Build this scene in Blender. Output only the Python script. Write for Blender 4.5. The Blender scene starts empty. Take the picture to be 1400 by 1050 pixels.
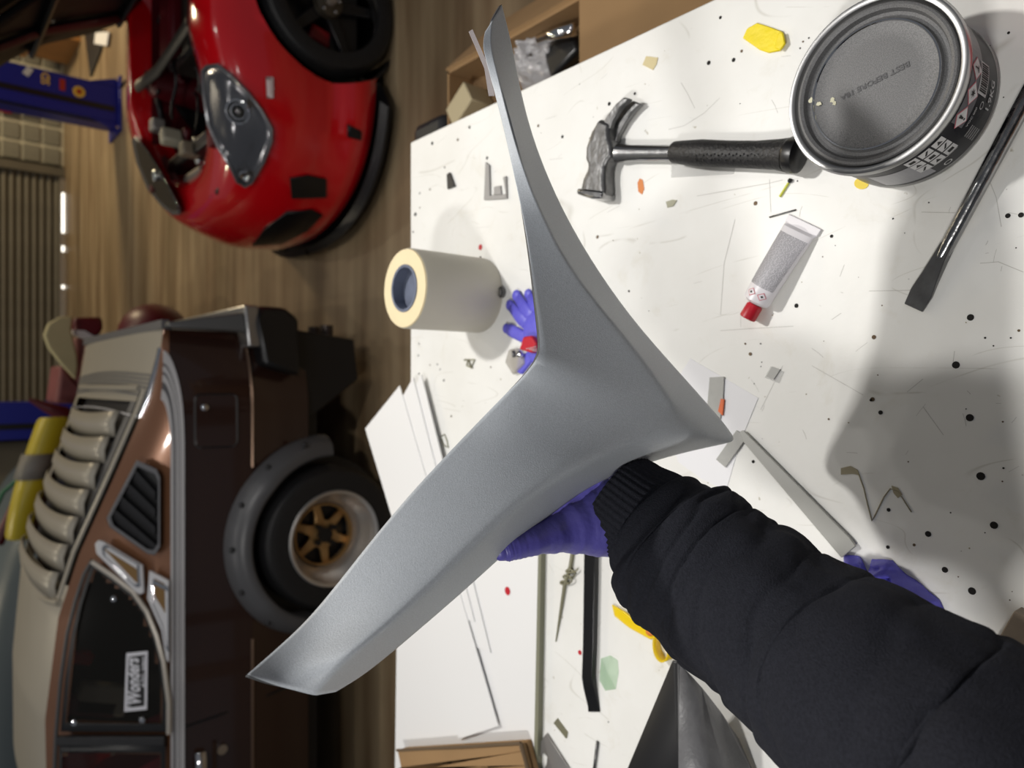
import bpy, bmesh, math, random
from mathutils import Vector, Matrix, noise
random.seed(7)
SC = bpy.context.scene
COL = SC.collection
R = math.radians
# ------------------------------------------------------------------ camera
EYE = Vector((0, 0, 1.6))
PITCH = R(40)
CP, SP = math.cos(PITCH), math.sin(PITCH)
F = Vector((0, CP, -SP)); U = Vector((0, SP, CP)); X = Vector((1, 0, 0))
cam = bpy.data.cameras.new('camera'); camo = bpy.data.objects.new('camera', cam); COL.objects.link(camo)
mw = Matrix.Identity(4)
for i in range(3):
    mw[i][0] = -U[i]; mw[i][1] = X[i]; mw[i][2] = -F[i]; mw[i][3] = EYE[i]
camo.matrix_world = mw
cam.sensor_width = 36; cam.lens = 36 * 1000 / 1400; cam.clip_start = 0.01
cam.dof.use_dof = True; cam.dof.focus_distance = 0.58; cam.dof.aperture_fstop = 6.5
SC.camera = camo
# ------------------------------------------------------------------ world, lamps, exposure
wd = bpy.data.worlds.new('world'); SC.world = wd; wd.use_nodes = True
wd.node_tree.nodes['Background'].inputs[0].default_value = (0.85, 0.9, 1, 1)
wd.node_tree.nodes['Background'].inputs[1].default_value = 0.12
SC.view_settings.view_transform = 'Standard'; SC.view_settings.look = 'None'
SC.view_settings.gamma = 1; SC.view_settings.use_curve_mapping = False
SC.view_settings.exposure = 0.0

def lamp(name, loc, power, radius, color=(1, 0.96, 0.9)):
    l = bpy.data.lights.new(name, 'POINT'); l.energy = power; l.shadow_soft_size = radius; l.color = color
    o = bpy.data.objects.new(name, l); o.location = loc; COL.objects.link(o); return o
def area(name, loc, target, power, sx, sy, color=(1, 0.96, 0.9)):
    l = bpy.data.lights.new(name, 'AREA'); l.shape = 'RECTANGLE'; l.size = sx; l.size_y = sy; l.energy = power; l.color = color
    o = bpy.data.objects.new(name, l); o.location = loc
    o.rotation_euler = (Vector(target) - Vector(loc)).to_track_quat('-Z', 'Y').to_euler(); COL.objects.link(o); return o
area('bench_lamp', (0.55, 1.2, 2.45), (0.1, 0.4, 0.9), 18, 0.08, 0.08, (1, 0.97, 0.93))
area('bench_lamp', (0.85, -0.6, 2.7), (0.1, 0.5, 0.9), 2.5, 0.3, 0.12, (1, 0.97, 0.93))
area('bench_lamp', (-1.0, 0.0, 2.7), (0.0, 0.4, 1.1), 18, 0.3, 0.12, (1, 0.97, 0.93))
for i in range(4):
    lamp('ceiling_lamp', (-1.6 + i * 1.2, 2.3, 3.9), 17, 0.05)
for i in range(4):
    lamp('ceiling_lamp', (-1.5 + i * 1.4, 5.9, 3.7), 42, 0.06, (1, 0.86, 0.62))
area('far_lamp', (4.5, 8.5, 3.2), (3.0, 8.0, 0.0), 120, 0.6, 0.6, (1, 0.8, 0.5))

# ------------------------------------------------------------------ pixel rays to points on real planes
def ray(px, py):
    a = (px - 700) / 1000; b = (525 - py) / 1000
    return F - U * a + X * b
def W(px, py, t): return EYE + ray(px, py) * t
def at_z(px, py, z):
    d = ray(px, py); return EYE + d * ((z - 1.6) / d.z)
def at_y(px, py, y):
    d = ray(px, py); return EYE + d * (y / d.y)
def at_plane(px, py, p, n):
    d = ray(px, py); return EYE + d * ((p - EYE).dot(n) / d.dot(n))
TZ = 0.9

# ------------------------------------------------------------------ materials
MATS = {}
def mat(name, col, rough=0.5, metal=0.0, nscale=0, namp=0.0, bump=0.0, bscale=None, coat=0.0, trans=0.0, spec=0.5, emit=0, alpha=1):
    if name in MATS: return MATS[name]
    m = bpy.data.materials.new(name); m.use_nodes = True; nt = m.node_tree; bs = nt.nodes['Principled BSDF']
    bs.inputs['Base Color'].default_value = (*col, 1); bs.inputs['Roughness'].default_value = rough
    bs.inputs['Metallic'].default_value = metal; bs.inputs['Coat Weight'].default_value = coat
    bs.inputs['Coat Roughness'].default_value = 0.05
    bs.inputs['Transmission Weight'].default_value = trans; bs.inputs['Specular IOR Level'].default_value = spec
    bs.inputs['Alpha'].default_value = alpha
    if emit:
        bs.inputs['Emission Color'].default_value = (*col, 1); bs.inputs['Emission Strength'].default_value = emit
    tc = nt.nodes.new('ShaderNodeTexCoord')
    if nscale:
        n = nt.nodes.new('ShaderNodeTexNoise'); n.inputs['Scale'].default_value = nscale; n.inputs['Detail'].default_value = 6
        nt.links.new(tc.outputs['Object'], n.inputs['Vector'])
        mx = nt.nodes.new('ShaderNodeMix'); mx.data_type = 'RGBA'
        mx.inputs[6].default_value = (*[max(0, c * (1 - namp)) for c in col], 1)
        mx.inputs[7].default_value = (*[min(1, c * (1 + namp)) for c in col], 1)
        nt.links.new(n.outputs['Fac'], mx.inputs[0]); nt.links.new(mx.outputs[2], bs.inputs['Base Color'])
    if bump:
        n2 = nt.nodes.new('ShaderNodeTexNoise'); n2.inputs['Scale'].default_value = bscale or nscale or 50; n2.inputs['Detail'].default_value = 5
        nt.links.new(tc.outputs['Object'], n2.inputs['Vector'])
        bp = nt.nodes.new('ShaderNodeBump'); bp.inputs['Strength'].default_value = bump; bp.inputs['Distance'].default_value = 0.002
        nt.links.new(n2.outputs['Fac'], bp.inputs['Height']); nt.links.new(bp.outputs['Normal'], bs.inputs['Normal'])
    MATS[name] = m; return m

def m_bench():
    m = mat('bench_white', (0.8, 0.8, 0.77), 0.42)
    nt = m.node_tree; bs = nt.nodes['Principled BSDF']; L = nt.links.new
    tc = nt.nodes.new('ShaderNodeTexCoord')
    def nz(scale, detail=6, rough=0.6, dist=0, vec=None):
        n = nt.nodes.new('ShaderNodeTexNoise'); n.inputs['Scale'].default_value = scale; n.inputs['Detail'].default_value = detail
        n.inputs['Roughness'].default_value = rough; n.inputs['Distortion'].default_value = dist
        L(vec or tc.outputs['Object'], n.inputs['Vector']); return n.outputs['Fac']
    def ramp(src, a, b, ca, cb):
        r = nt.nodes.new('ShaderNodeValToRGB'); r.color_ramp.elements[0].position = a; r.color_ramp.elements[1].position = b
        r.color_ramp.elements[0].color = (*ca, 1); r.color_ramp.elements[1].color = (*cb, 1); L(src, r.inputs[0]); return r.outputs[0]
    def mul(c1, c2):
        x = nt.nodes.new('ShaderNodeMix'); x.data_type = 'RGBA'; x.blend_type = 'MULTIPLY'; x.inputs[0].default_value = 1
        L(c1, x.inputs[6]); L(c2, x.inputs[7]); return x.outputs[2]
    base = ramp(nz(5), 0.3, 0.7, (0.75, 0.745, 0.71), (0.84, 0.84, 0.815))
    fleck = ramp(nz(60, 3, 0.5), 0.24, 0.27, (0.6, 0.57, 0.5), (1, 1, 1))
    grime = ramp(nz(14, 8, 0.7, 0.6), 0.28, 0.42, (0.93, 0.915, 0.88), (1, 1, 1))
    # scratches: thin voronoi-distance lines of stretched noise
    out = mul(mul(base, fleck), grime)
    for rot, sc, w in ((0.4, 5, 0.0028), (1.9, 8, 0.003), (1.2, 11, 0.003)):
        mp = nt.nodes.new('ShaderNodeMapping'); mp.inputs['Rotation'].default_value = (0, 0, rot); mp.inputs['Scale'].default_value = (sc, sc * 0.35, 1)
        L(tc.outputs['Object'], mp.inputs[0])
        f = nz(1.4, 1, 0.4, 0.3, mp.outputs[0])
        s = nt.nodes.new('ShaderNodeMath'); s.operation = 'SUBTRACT'; s.inputs[1].default_value = 0.5; L(f, s.inputs[0])
        ab = nt.nodes.new('ShaderNodeMath'); ab.operation = 'ABSOLUTE'; L(s.outputs[0], ab.inputs[0])
        ln = ramp(ab.outputs[0], w * 0.3, w * 0.7, (0.8, 0.79, 0.76), (1, 1, 1))
        g = ramp(nz(9 + sc, 2), 0.52, 0.6, (0, 0, 0), (1, 1, 1))
        x = nt.nodes.new('ShaderNodeMix'); x.data_type = 'RGBA'; L(g, x.inputs[0]); x.inputs[6].default_value = (1, 1, 1, 1); L(ln, x.inputs[7])
        out = mul(out, x.outputs[2])
    L(out, bs.inputs['Base Color'])
    bp = nt.nodes.new('ShaderNodeBump'); bp.inputs['Strength'].default_value = 0.15; bp.inputs['Distance'].default_value = 0.001
    L(nz(120, 4), bp.inputs['Height']); L(bp.outputs[0], bs.inputs['Normal'])
    return m
def m_floor():
    m = mat('floor_boards', (0.2, 0.14, 0.08), 0.35)
    nt = m.node_tree; bs = nt.nodes['Principled BSDF']; L = nt.links.new
    tc = nt.nodes.new('ShaderNodeTexCoord')
    mp = nt.nodes.new('ShaderNodeMapping'); mp.inputs['Scale'].default_value = (0.5, 5, 1); L(tc.outputs['Object'], mp.inputs[0])
    n = nt.nodes.new('ShaderNodeTexNoise'); n.inputs['Scale'].default_value = 1.6; n.inputs['Detail'].default_value = 7; L(mp.outputs[0], n.inputs[0])
    r = nt.nodes.new('ShaderNodeValToRGB'); e = r.color_ramp.elements
    e[0].position = 0.3; e[0].color = (0.2, 0.13, 0.07, 1); e[1].position = 0.72; e[1].color = (0.44, 0.335, 0.205, 1)
    L(n.outputs['Fac'], r.inputs[0])
    mp2 = nt.nodes.new('ShaderNodeMapping'); mp2.inputs['Scale'].default_value = (0.12, 2.2, 1); L(tc.outputs['Object'], mp2.inputs[0])
    n3 = nt.nodes.new('ShaderNodeTexNoise'); n3.inputs['Scale'].default_value = 1.1; n3.inputs['Detail'].default_value = 2; L(mp2.outputs[0], n3.inputs[0])
    r3 = nt.nodes.new('ShaderNodeValToRGB'); e = r3.color_ramp.elements
    e[0].position = 0.35; e[0].color = (0.62, 0.6, 0.56, 1); e[1].position = 0.6; e[1].color = (1, 1, 1, 1)
    L(n3.outputs['Fac'], r3.inputs[0])
    x = nt.nodes.new('ShaderNodeMix'); x.data_type = 'RGBA'; x.blend_type = 'MULTIPLY'; x.inputs[0].default_value = 1
    L(r.outputs[0], x.inputs[6]); L(r3.outputs[0], x.inputs[7]); L(x.outputs[2], bs.inputs['Base Color'])
    n2 = nt.nodes.new('ShaderNodeTexNoise'); n2.inputs['Scale'].default_value = 1.3; L(tc.outputs['Object'], n2.inputs[0])
    r2 = nt.nodes.new('ShaderNodeMapRange'); r2.inputs[3].default_value = 0.22; r2.inputs[4].default_value = 0.6; L(n2.outputs['Fac'], r2.inputs[0])
    L(r2.outputs[0], bs.inputs['Roughness'])
    return m
BENCH = m_bench(); FLOOR = m_floor()
PRIMER = mat('grey_primer', (0.42, 0.45, 0.485), 0.46, 0, 1100, 0.28, 0.16, 1200, spec=0.5)
EDGE = mat('primer_edge', (0.05, 0.052, 0.055), 0.5)
SLEEVE = mat('black_sweatshirt', (0.017, 0.018, 0.024), 0.95, 0, 500, 0.5, 0.5, 900, spec=0.15)
NITRILE = mat('purple_nitrile', (0.085, 0.075, 0.33), 0.42, 0, 60, 0.12, 0.35, 160)
NITRILE2 = mat('blue_nitrile', (0.12, 0.11, 0.62), 0.45, 0, 60, 0.12, 0.4, 130)
TIN = mat('tin_metal', (0.36, 0.36, 0.36), 0.3, 1.0)
TINLID = mat('tin_lid', (0.14, 0.14, 0.142), 0.55, 0.25, 1300, 0.9, 0.1, 1500)
STEEL = mat('worn_steel', (0.16, 0.16, 0.16), 0.35, 0.9, 60, 0.5, 0.5, 90)
STEELB = mat('bright_steel', (0.36, 0.36, 0.36), 0.22, 1.0, 60, 0.3, 0.3, 60)
RUBBER = mat('black_rubber', (0.008, 0.008, 0.009), 0.5, 0, 120, 0.9, 0.6, 260)
BLACK = mat('black_plastic', (0.006, 0.006, 0.007), 0.35)
CHAR = mat('charcoal_plastic', (0.02, 0.02, 0.022), 0.45, 0, 40, 0.3)
CREAM = mat('cream_paint', (0.37, 0.34, 0.28), 0.35, 0, 6, 0.05)
COPPER = mat('copper_brown_paint', (0.25, 0.115, 0.06), 0.24, 0.35, coat=0.8)
SHBROWN = mat('shaded_brown_paint', (0.03, 0.012, 0.008), 0.25, 0.2, coat=0.7)  # car's brown with the shade on the lower body put into the colour
CHROME = mat('chrome', (0.75, 0.75, 0.76), 0.08, 1.0)
SILVER = mat('silver_stripe', (0.6, 0.6, 0.62), 0.4, 0.1)
GREYST = mat('grey_stripe', (0.12, 0.12, 0.13), 0.4)
GOLD = mat('gold_paint', (0.5, 0.3, 0.12), 0.35, 0.6)
GOLDF = mat('gold_badge_fill', (0.2, 0.11, 0.03), 0.5, 0.2)
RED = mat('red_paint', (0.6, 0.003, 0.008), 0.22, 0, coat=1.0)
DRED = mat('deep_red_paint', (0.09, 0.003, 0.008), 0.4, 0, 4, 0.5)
PINK = mat('faded_red', (0.19, 0.055, 0.055), 0.55, 0, 8, 0.3)
GLASSD = mat('tinted_glass', (0.012, 0.012, 0.01), 0.06, 0, spec=0.6, alpha=0.86)
WHITE = mat('white_board', (0.8, 0.8, 0.8), 0.4)
PAPER = mat('white_paper', (0.78, 0.78, 0.8), 0.7)
WOOD = mat('grey_wood', (0.25, 0.2, 0.15), 0.7, 0, 40, 0.4)
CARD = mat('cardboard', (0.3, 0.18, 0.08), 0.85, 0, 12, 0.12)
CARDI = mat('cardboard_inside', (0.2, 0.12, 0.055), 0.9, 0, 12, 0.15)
BLUE = mat('lift_blue', (0.006, 0.012, 0.22), 0.4)
YEL = mat('yellow_tape', (0.85, 0.68, 0.0), 0.5, 0, 90, 0.1, 0.5, 90)
CREAMT = mat('cream_tape', (0.62, 0.53, 0.3), 0.7)
GREYP = mat('grey_plastic', (0.38, 0.38, 0.36), 0.45, 0, 120, 0.12)
TUBEW = mat('tube_white', (0.72, 0.7, 0.73), 0.35)
REDC = mat('red_cap', (0.5, 0.005, 0.02), 0.4)
INK = mat('print_black', (0.01, 0.01, 0.01), 0.6)
INKW = mat('print_white', (0.6, 0.6, 0.6), 0.5)
INKP = mat('print_pink', (0.6, 0.16, 0.2), 0.5)
LABEL = mat('label_black', (0.006, 0.006, 0.01), 0.35, spec=0.2)
HOLE = mat('hole_dark', (0.01, 0.009, 0.008), 0.9)
RUST = mat('rusty_screw', (0.12, 0.08, 0.045), 0.6, 0.5, 300, 0.5)
ROLLP = mat('masking_film', (0.5, 0.47, 0.4), 0.5, 0, 8, 0.05)
ROLLE = mat('roll_end_paper', (0.78, 0.66, 0.42), 0.8, 0, 60, 0.05)
COREB = mat('roll_core', (0.12, 0.14, 0.2), 0.7, 0, 25, 0.6)
CLEAR = mat('clear_plastic', (0.8, 0.8, 0.8), 0.12, trans=0.0, alpha=0.28)
CLEARG = mat('clear_green_film', (0.3, 0.62, 0.3), 0.3, alpha=0.3)
CLEARY = mat('clear_yellow_film', (0.9, 0.65, 0.0), 0.3, alpha=0.85)
SHUT = mat('shutter_grey', (0.13, 0.115, 0.085), 0.5, 0.2, 6, 0.2)
WALLM = mat('wall_grey', (0.16, 0.15, 0.12), 0.8, 0, 3, 0.2)
TEAL = mat('teal_grey_paint', (0.1, 0.125, 0.135), 0.4)

# ------------------------------------------------------------------ mesh builder
class MB:
    def __init__(s): s.bm = bmesh.new()
    def box(s, c, d, rot=None):
        m = Matrix.Translation(Vector(c)) @ (rot.to_4x4() if rot else Matrix.Identity(4)) @ Matrix.Diagonal((d[0], d[1], d[2], 1))
        bmesh.ops.create_cube(s.bm, size=1, matrix=m); return s
    def prism(s, pts, vec):
        vec = Vector(vec); n = len(pts)
        a = [s.bm.verts.new(p) for p in pts]; b = [s.bm.verts.new(Vector(p) + vec) for p in pts]
        s.bm.faces.new(a[::-1]); s.bm.faces.new(b)
        for i in range(n): s.bm.faces.new((a[i], a[(i + 1) % n], b[(i + 1) % n], b[i]))
        return s
    def tube(s, pts, rad, n=10, flat=None, closed=False):
        pts = [Vector(p) for p in pts]; k = len(pts)
        if not isinstance(rad, (list, tuple)): rad = [rad] * k
        rings = []; up = Vector((0, 0, 1))
        for i, p in enumerate(pts):
            if closed: d = pts[(i + 1) % k] - pts[i - 1]
            else: d = pts[min(i + 1, k - 1)] - pts[max(i - 1, 0)]
            d.normalize()
            sd = d.cross(up)
            if sd.length < 0.05: sd = d.cross(Vector((1, 0, 0)))
            sd.normalize(); vv = sd.cross(d)
            r = rad[i]; rz = r * (flat if flat else 1)
            rings.append([s.bm.verts.new(p + sd * (r * math.cos(2 * math.pi * j / n)) + vv * (rz * math.sin(2 * math.pi * j / n))) for j in range(n)])
        for i in range(k if closed else k - 1):
            A = rings[i]; B = rings[(i + 1) % k]
            for j in range(n): s.bm.faces.new((A[j], A[(j + 1) % n], B[(j + 1) % n], B[j]))
        if not closed: s.bm.faces.new(rings[0][::-1]); s.bm.faces.new(rings[-1])
        return s
    def lathe(s, prof, c=(0, 0, 0), rot=None, n=48, closed=False):
        m = Matrix.Translation(Vector(c)) @ (rot.to_4x4() if rot else Matrix.Identity(4)); rings = []
        for r, z in prof:
            if r < 1e-6: rings.append([s.bm.verts.new(m @ Vector((0, 0, z)))])
            else: rings.append([s.bm.verts.new(m @ Vector((r * math.cos(2 * math.pi * j / n), r * math.sin(2 * math.pi * j / n), z))) for j in range(n)])
        seq = list(zip(rings, rings[1:])) + ([(rings[-1], rings[0])] if closed else [])
        for A, B in seq:
            for j in range(n):
                f = []
                for v in (A[j % len(A)], A[(j + 1) % len(A)], B[(j + 1) % len(B)], B[j % len(B)]):
                    if v not in f: f.append(v)
                if len(f) > 2:
                    try: s.bm.faces.new(f)
                    except ValueError: pass
        return s
    def ball(s, c, r, sc=(1, 1, 1), rot=None, seg=16):
        m = Matrix.Translation(Vector(c)) @ (rot.to_4x4() if rot else Matrix.Identity(4)) @ Matrix.Diagonal((r * sc[0], r * sc[1], r * sc[2], 1))
        bmesh.ops.create_uvsphere(s.bm, u_segments=seg, v_segments=seg // 2 + 2, radius=1, matrix=m); return s
    def grid(s, rows, skip=None, closed=False):
        vs = [[s.bm.verts.new(p) for p in r] for r in rows]
        for i in range(len(vs) - 1):
            n = len(vs[i])
            for j in range(n if closed else n - 1):
                q = (vs[i][j], vs[i][(j + 1) % n], vs[i + 1][(j + 1) % n], vs[i + 1][j])
                if skip and skip(sum((v.co for v in q), Vector()) / 4): continue
                s.bm.faces.new(q)
        return vs
    def sheet(s, rows, closed=False): s.grid(rows, closed=closed); return s
    def mesh2(s, verts, faces):
        v = [s.bm.verts.new(p) for p in verts]
        for f in faces:
            try: s.bm.faces.new([v[i] for i in f])
            except ValueError: pass
        return s
    def build(s, name, m, parent=None, smooth=False, bevel=0, solid=0, sub=0, offset=-1, segs=2):
        bm = s.bm
        bmesh.ops.remove_doubles(bm, verts=bm.verts, dist=1e-6)
        bmesh.ops.recalc_face_normals(bm, faces=bm.faces)
        off = root_loc(parent) if parent else Vector()
        me = bpy.data.meshes.new(name)
        if off.length: bmesh.ops.translate(bm, verts=bm.verts, vec=-off)
        bm.to_mesh(me); bm.free()
        me.materials.append(m)
        if smooth:
            for p in me.polygons: p.use_smooth = True
            if smooth != 2:
                try: me.set_sharp_from_angle(angle=R(38))
                except Exception: pass
        o = bpy.data.objects.new(name, me); COL.objects.link(o)
        if parent: o.parent = parent
        if solid:
            md = o.modifiers.new('solid', 'SOLIDIFY'); md.thickness = solid; md.offset = offset
        if bevel:
            md = o.modifiers.new('bevel', 'BEVEL'); md.width = bevel; md.segments = segs; md.limit_method = 'ANGLE'; md.angle_limit = R(30)
            if not smooth: 
                for p in me.polygons: p.use_smooth = True
                me.set_sharp_from_angle(angle=R(60))
        if sub:
            md = o.modifiers.new('sub', 'SUBSURF'); md.levels = sub; md.render_levels = sub
        return o
def root_loc(o):
    while o.parent: o = o.parent
    return Vector(o.location)
def tag(o, label, cat, group=None):
    o['label'] = label; o['category'] = cat
    if group: o['group'] = group
    return o
def thing(name, label, cat, loc, group=None):
    o = bpy.data.objects.new(name, None); o.empty_display_size = 0.1; o.location = loc; COL.objects.link(o)
    return tag(o, label, cat, group)
def struct(o): o['kind'] = 'structure'; return o
def glyphs(text, size, align='CENTER', bold=0.0):
    cu = bpy.data.curves.new('t', 'FONT'); cu.body = text; cu.size = size; cu.align_x = align; cu.resolution_u = 2; cu.offset = bold
    ob = bpy.data.objects.new('t', cu); COL.objects.link(ob)
    me = bpy.data.meshes.new_from_object(ob)
    v = [tuple(x.co) for x in me.vertices]; f = [tuple(p.vertices) for p in me.polygons]
    bpy.data.objects.remove(ob); bpy.data.curves.remove(cu); bpy.data.meshes.remove(me)
    return v, f
UP = Vector((0, 0, 1))
def proj(p):
    d = Vector(p) - EYE; t = d.dot(F); return 700 - 1000 * d.dot(U) / t, 525 - 1000 * d.x / t
#SECTIONS
# ================================================================== SETTING
struct(MB().box((0, 4.5, -0.05), (18, 13, 0.1)).build('floor', FLOOR))
struct(MB().box((0, 10.95, 2), (18, 0.3, 4)).build('wall_back', WALLM))
struct(MB().box((8.9, 4.5, 2), (0.2, 13, 4)).build('wall_right', WALLM))
struct(MB().box((-8.9, 4.5, 2), (0.2, 13, 4)).build('wall_left', WALLM))
struct(MB().box((1.0, 10.76, 0.03), (7, 0.05, 0.06)).build('trim_1', mat('dark_trim', (0.03, 0.028, 0.025), 0.6)))
# roller shutter in the back wall, slat by slat
dr = struct(MB().box((1.0, 10.74, 1.6), (3.2, 0.04, 3.2)).build('door_1', mat('shutter_back', (0.05, 0.045, 0.035), 0.7)))
sl = None
for i in range(40):
    z = 0.04 + i * 0.078
    if sl is None:
        b = MB(); pr = [(0, 0), (0.018, 0.012), (0.026, 0.034), (0.018, 0.056), (0, 0.068)]
        b.prism([(-0.6, 10.72 - d, z + h) for d, h in pr], (3.2, 0, 0)); sl = b.build('slat', SHUT, dr)
    else:
        c = sl.copy(); COL.objects.link(c); c.parent = dr; c.location = (0, 0, i * 0.078)
MB().box((1.0, 10.70, 0.025), (3.2, 0.05, 0.05)).build('bottom_rail', mat('rail_alu', (0.6, 0.6, 0.55), 0.25, 0.9), dr)
for gx, gw in ((2.15, .50), (1.70, .07), (1.22, .04)):
    MB().box((gx, 10.665, 0.014), (gw, .01, .022)).build('daylight_gap', mat('daylight', (1, .97, .9), .5, emit=2.2), dr)
MB().box((2.65, 10.68, 1.6), (0.1, 0.1, 3.2)).build('guide_rail', SHUT, dr)
MB().box((-0.65, 10.68, 1.6), (0.1, 0.1, 3.2)).build('guide_rail', SHUT, dr)
# tiled / block panel right of the shutter
pn = struct(MB().box((3.75, 10.76, 1.0), (2.0, 0.06, 2.0)).build('wall_panel', mat('panel_grout', (0.5, 0.47, 0.36), 0.7)))
tl = None
for i in range(8):
    for j in range(9):
        x = 2.85 + i * 0.24; z = 0.13 + j * 0.21
        if tl is None:
            tl = MB().box((x, 10.72, z), (0.2, 0.03, 0.175)).build('block', mat('block_grey', (0.2, 0.19, 0.15), 0.5, 0, 9, 0.2), pn, bevel=0.006, segs=1)
        else:
            c = tl.copy(); COL.objects.link(c); c.parent = pn; c.location = (i * 0.24, 0, j * 0.21)

# ---------------------------------------------------------------- two post lift
def lift_post(x, y, label, s):
    t = thing('lift_post', label, 'vehicle lift', (x, y, 0), 'posts of the blue two-post lift')
    w = 0.17; d = 0.16
    pr = [(-w, -d), (w, -d), (w, d), (w - 0.05, d), (w - 0.05, -d + 0.05), (-w + 0.05, -d + 0.05), (-w + 0.05, d), (-w, d)]
    MB().prism([(x + a, y + c, 0.012) for a, c in pr], (0, 0, 2.9)).build('column', BLUE, t, bevel=0.006, segs=1)
    MB().box((x, y, 0.01), (0.52, 0.46, 0.02)).build('base_plate', BLUE, t, bevel=0.004, segs=1)
    for sx in (-1, 1):
        MB().prism([(x + sx * w, y - d, 0.02), (x + sx * (w + 0.08), y - d, 0.02), (x + sx * w, y - d, 0.25)], (0, 0.012, 0)).build('gusset', BLUE, t)
        MB().lathe([(0, 0), (0.014, 0), (0.014, 0.022), (0, 0.022)], (x + sx * 0.22, y - 0.19, 0.02), n=6).build('bolt', CHROME, t)
    MB().tube([(x - w - 0.012, y - d + 0.03, 0.03), (x - w - 0.012, y - d + 0.03, 2.8)], 0.01, 8).build('cable', BLACK, t)
    MB().box((x - 0.05, y - d - 0.004, 1.1), (0.05, 0.008, 2.1)).build('rubber_strip', BLACK, t)
    return t
lp = lift_post(2.62, 7.8, 'blue steel lift post with round stickers, bolted to the floor behind the red car', 1)
def badge(parent, x, y, z, r, m, name='sticker'):
    return MB().lathe([(0, 0), (r, 0), (r, 0.004), (0, 0.004)], (x, y, z), Matrix.Rotation(R(90), 3, 'X'), 20).build(name, m, parent)
YS = mat('sticker_yellow', (0.7, 0.45, 0.05), 0.5)
b1 = badge(lp, 2.66, 7.636, 0.34, 0.05, YS); badge(b1, 2.66, 7.63, 0.34, 0.022, mat('sticker_red', (0.35, 0.02, 0.01), 0.5), 'sticker_centre')
MB().box((2.69, 7.636, 0.47), (0.1, 0.004, 0.045)).build('sticker', MATS['sticker_red'], lp)
b3 = MB().box((2.71, 7.636, 0.6), (0.1, 0.004, 0.06)).build('sticker', BLUE, lp)
v, f = glyphs('SD', 0.09, bold=0.002); MB().mesh2([(2.71 + a, 7.632, 0.57 + c) for a, c, _ in v], f).build('sticker_letters', YS, b3)
MB().box((2.74, 7.636, 0.73), (0.08, 0.004, 0.05), Matrix.Rotation(R(30), 3, 'Y')).build('sticker', INKW, lp)
lq = lift_post(-0.33, 8.0, 'blue steel lift post standing behind the brown car, no round stickers', -1)

# ---------------------------------------------------------------- far background things
t = thing('storage_bench', 'wooden topped storage bench against the back wall right of the blocks', 'bench', (4.55, 10.0, 0))
WOODO = mat('orange_wood', (0.42, 0.2, 0.06), 0.5, 0, 5, 0.3)
MB().box((4.55, 10.0, 0.46), (1.3, 0.9, 0.05)).build('top', WOODO, t, bevel=0.005)
MB().box((4.55, 10.35, 0.22), (1.2, 0.05, 0.42)).build('back_panel', WOODO, t)
MB().box((3.95, 10.0, 0.22), (0.05, 0.8, 0.44)).build('side_panel', WOODO, t)
MB().box((5.15, 10.0, 0.22), (0.05, 0.8, 0.44)).build('side_panel', WOODO, t)
MB().box((4.55, 10.0, 0.1), (1.15, 0.8, 0.03)).build('shelf', WOODO, t)
t = thing('floor_light', 'lit pale light panel leaning behind the raised black bonnet', 'lamp', (4.35, 9.2, 0))
MB().box((4.35, 9.2, 0.2), (0.75, 0.06, 0.36)).build('housing', CHAR, t, bevel=0.005)
MB().box((4.35, 9.165, 0.2), (0.68, 0.01, 0.3)).build('diffuser', mat('lit_panel', (1, 0.8, 0.45), 0.5, emit=0.9), t)
tag(MB().prism([at_z(118, 45, 0), at_z(146, 42, 0), at_z(140, 70, 0), at_z(126, 106, 0)], (0, 0, 0.02)).build('floor_mat', CHAR), 'dark grey pointed mat lying on the floor beyond the red car', 'mat')
tag(MB().prism([at_z(132, 45, 0.021), at_z(150, 44, 0.021), at_z(147, 63, 0.021), at_z(130, 60, 0.021)], (0, 0, 0.01)).build('paper_sheet', PAPER), 'white sheet lying on the dark pointed floor mat', 'paper')
tag(MB().tube([at_z(172, 110, 0.012), at_z(165, 119, 0.012), at_z(160, 126, 0.012)], 0.01, 6).build('air_hose', BLACK, smooth=True), 'black hose on the floor beside the blue lift post base', 'hose')
t = thing('hand_tool', 'red handled tool hung on the block panel left of the blue post', 'tool', (3.35, 10.66, 0.35))
MB().tube([(3.3, 10.66, 0.55), (3.3, 10.66, 0.68)], 0.035, 10).build('grip', REDC, t, smooth=True)
MB().tube([(3.3, 10.66, 0.32), (3.3, 10.66, 0.55)], 0.015, 8).build('shaft', BLACK, t, smooth=True)

# parked car shapes beyond the brown car
Q_ = 1
t = thing('parked_car', 'teal grey car with a dark red bar, mostly hidden beyond the brown car roof', 'car', (-2.3, 5.9, 0))
rows = []
for x, zz in ((-0.46, 0.62), (-0.5, 0.84), (-0.62, 1.02), (-0.9, 1.16), (-1.4, 1.3), (-2.6, 1.34), (-3.3, 1.1), (-3.9, 0.85), (-4.0, 0.5)):
    rows.append([(x, 5.05, 0.3), (x, 5.02, 0.3 + (zz - 0.3) * 0.5), (x, 5.1, zz - 0.14), (x, 5.25, zz - 0.03), (x, 5.9, zz), (x, 6.55, zz - 0.03), (x, 6.72, zz - 0.14), (x, 6.78, 0.3)])
b = MB(); b.grid(rows); b.build('body', TEAL, t, smooth=2, sub=2, solid=0.02)
b = MB(); b.prism([(-0.85, 5.0, 0.72), (-1.0, 5.02, 0.98), (-1.4, 5.05, 1.03), (-2.2, 5.05, 1.02), (-2.2, 5.0, 0.72)], (0, 0.03, 0)); b.build('side_window', GLASSD, t)
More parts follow.
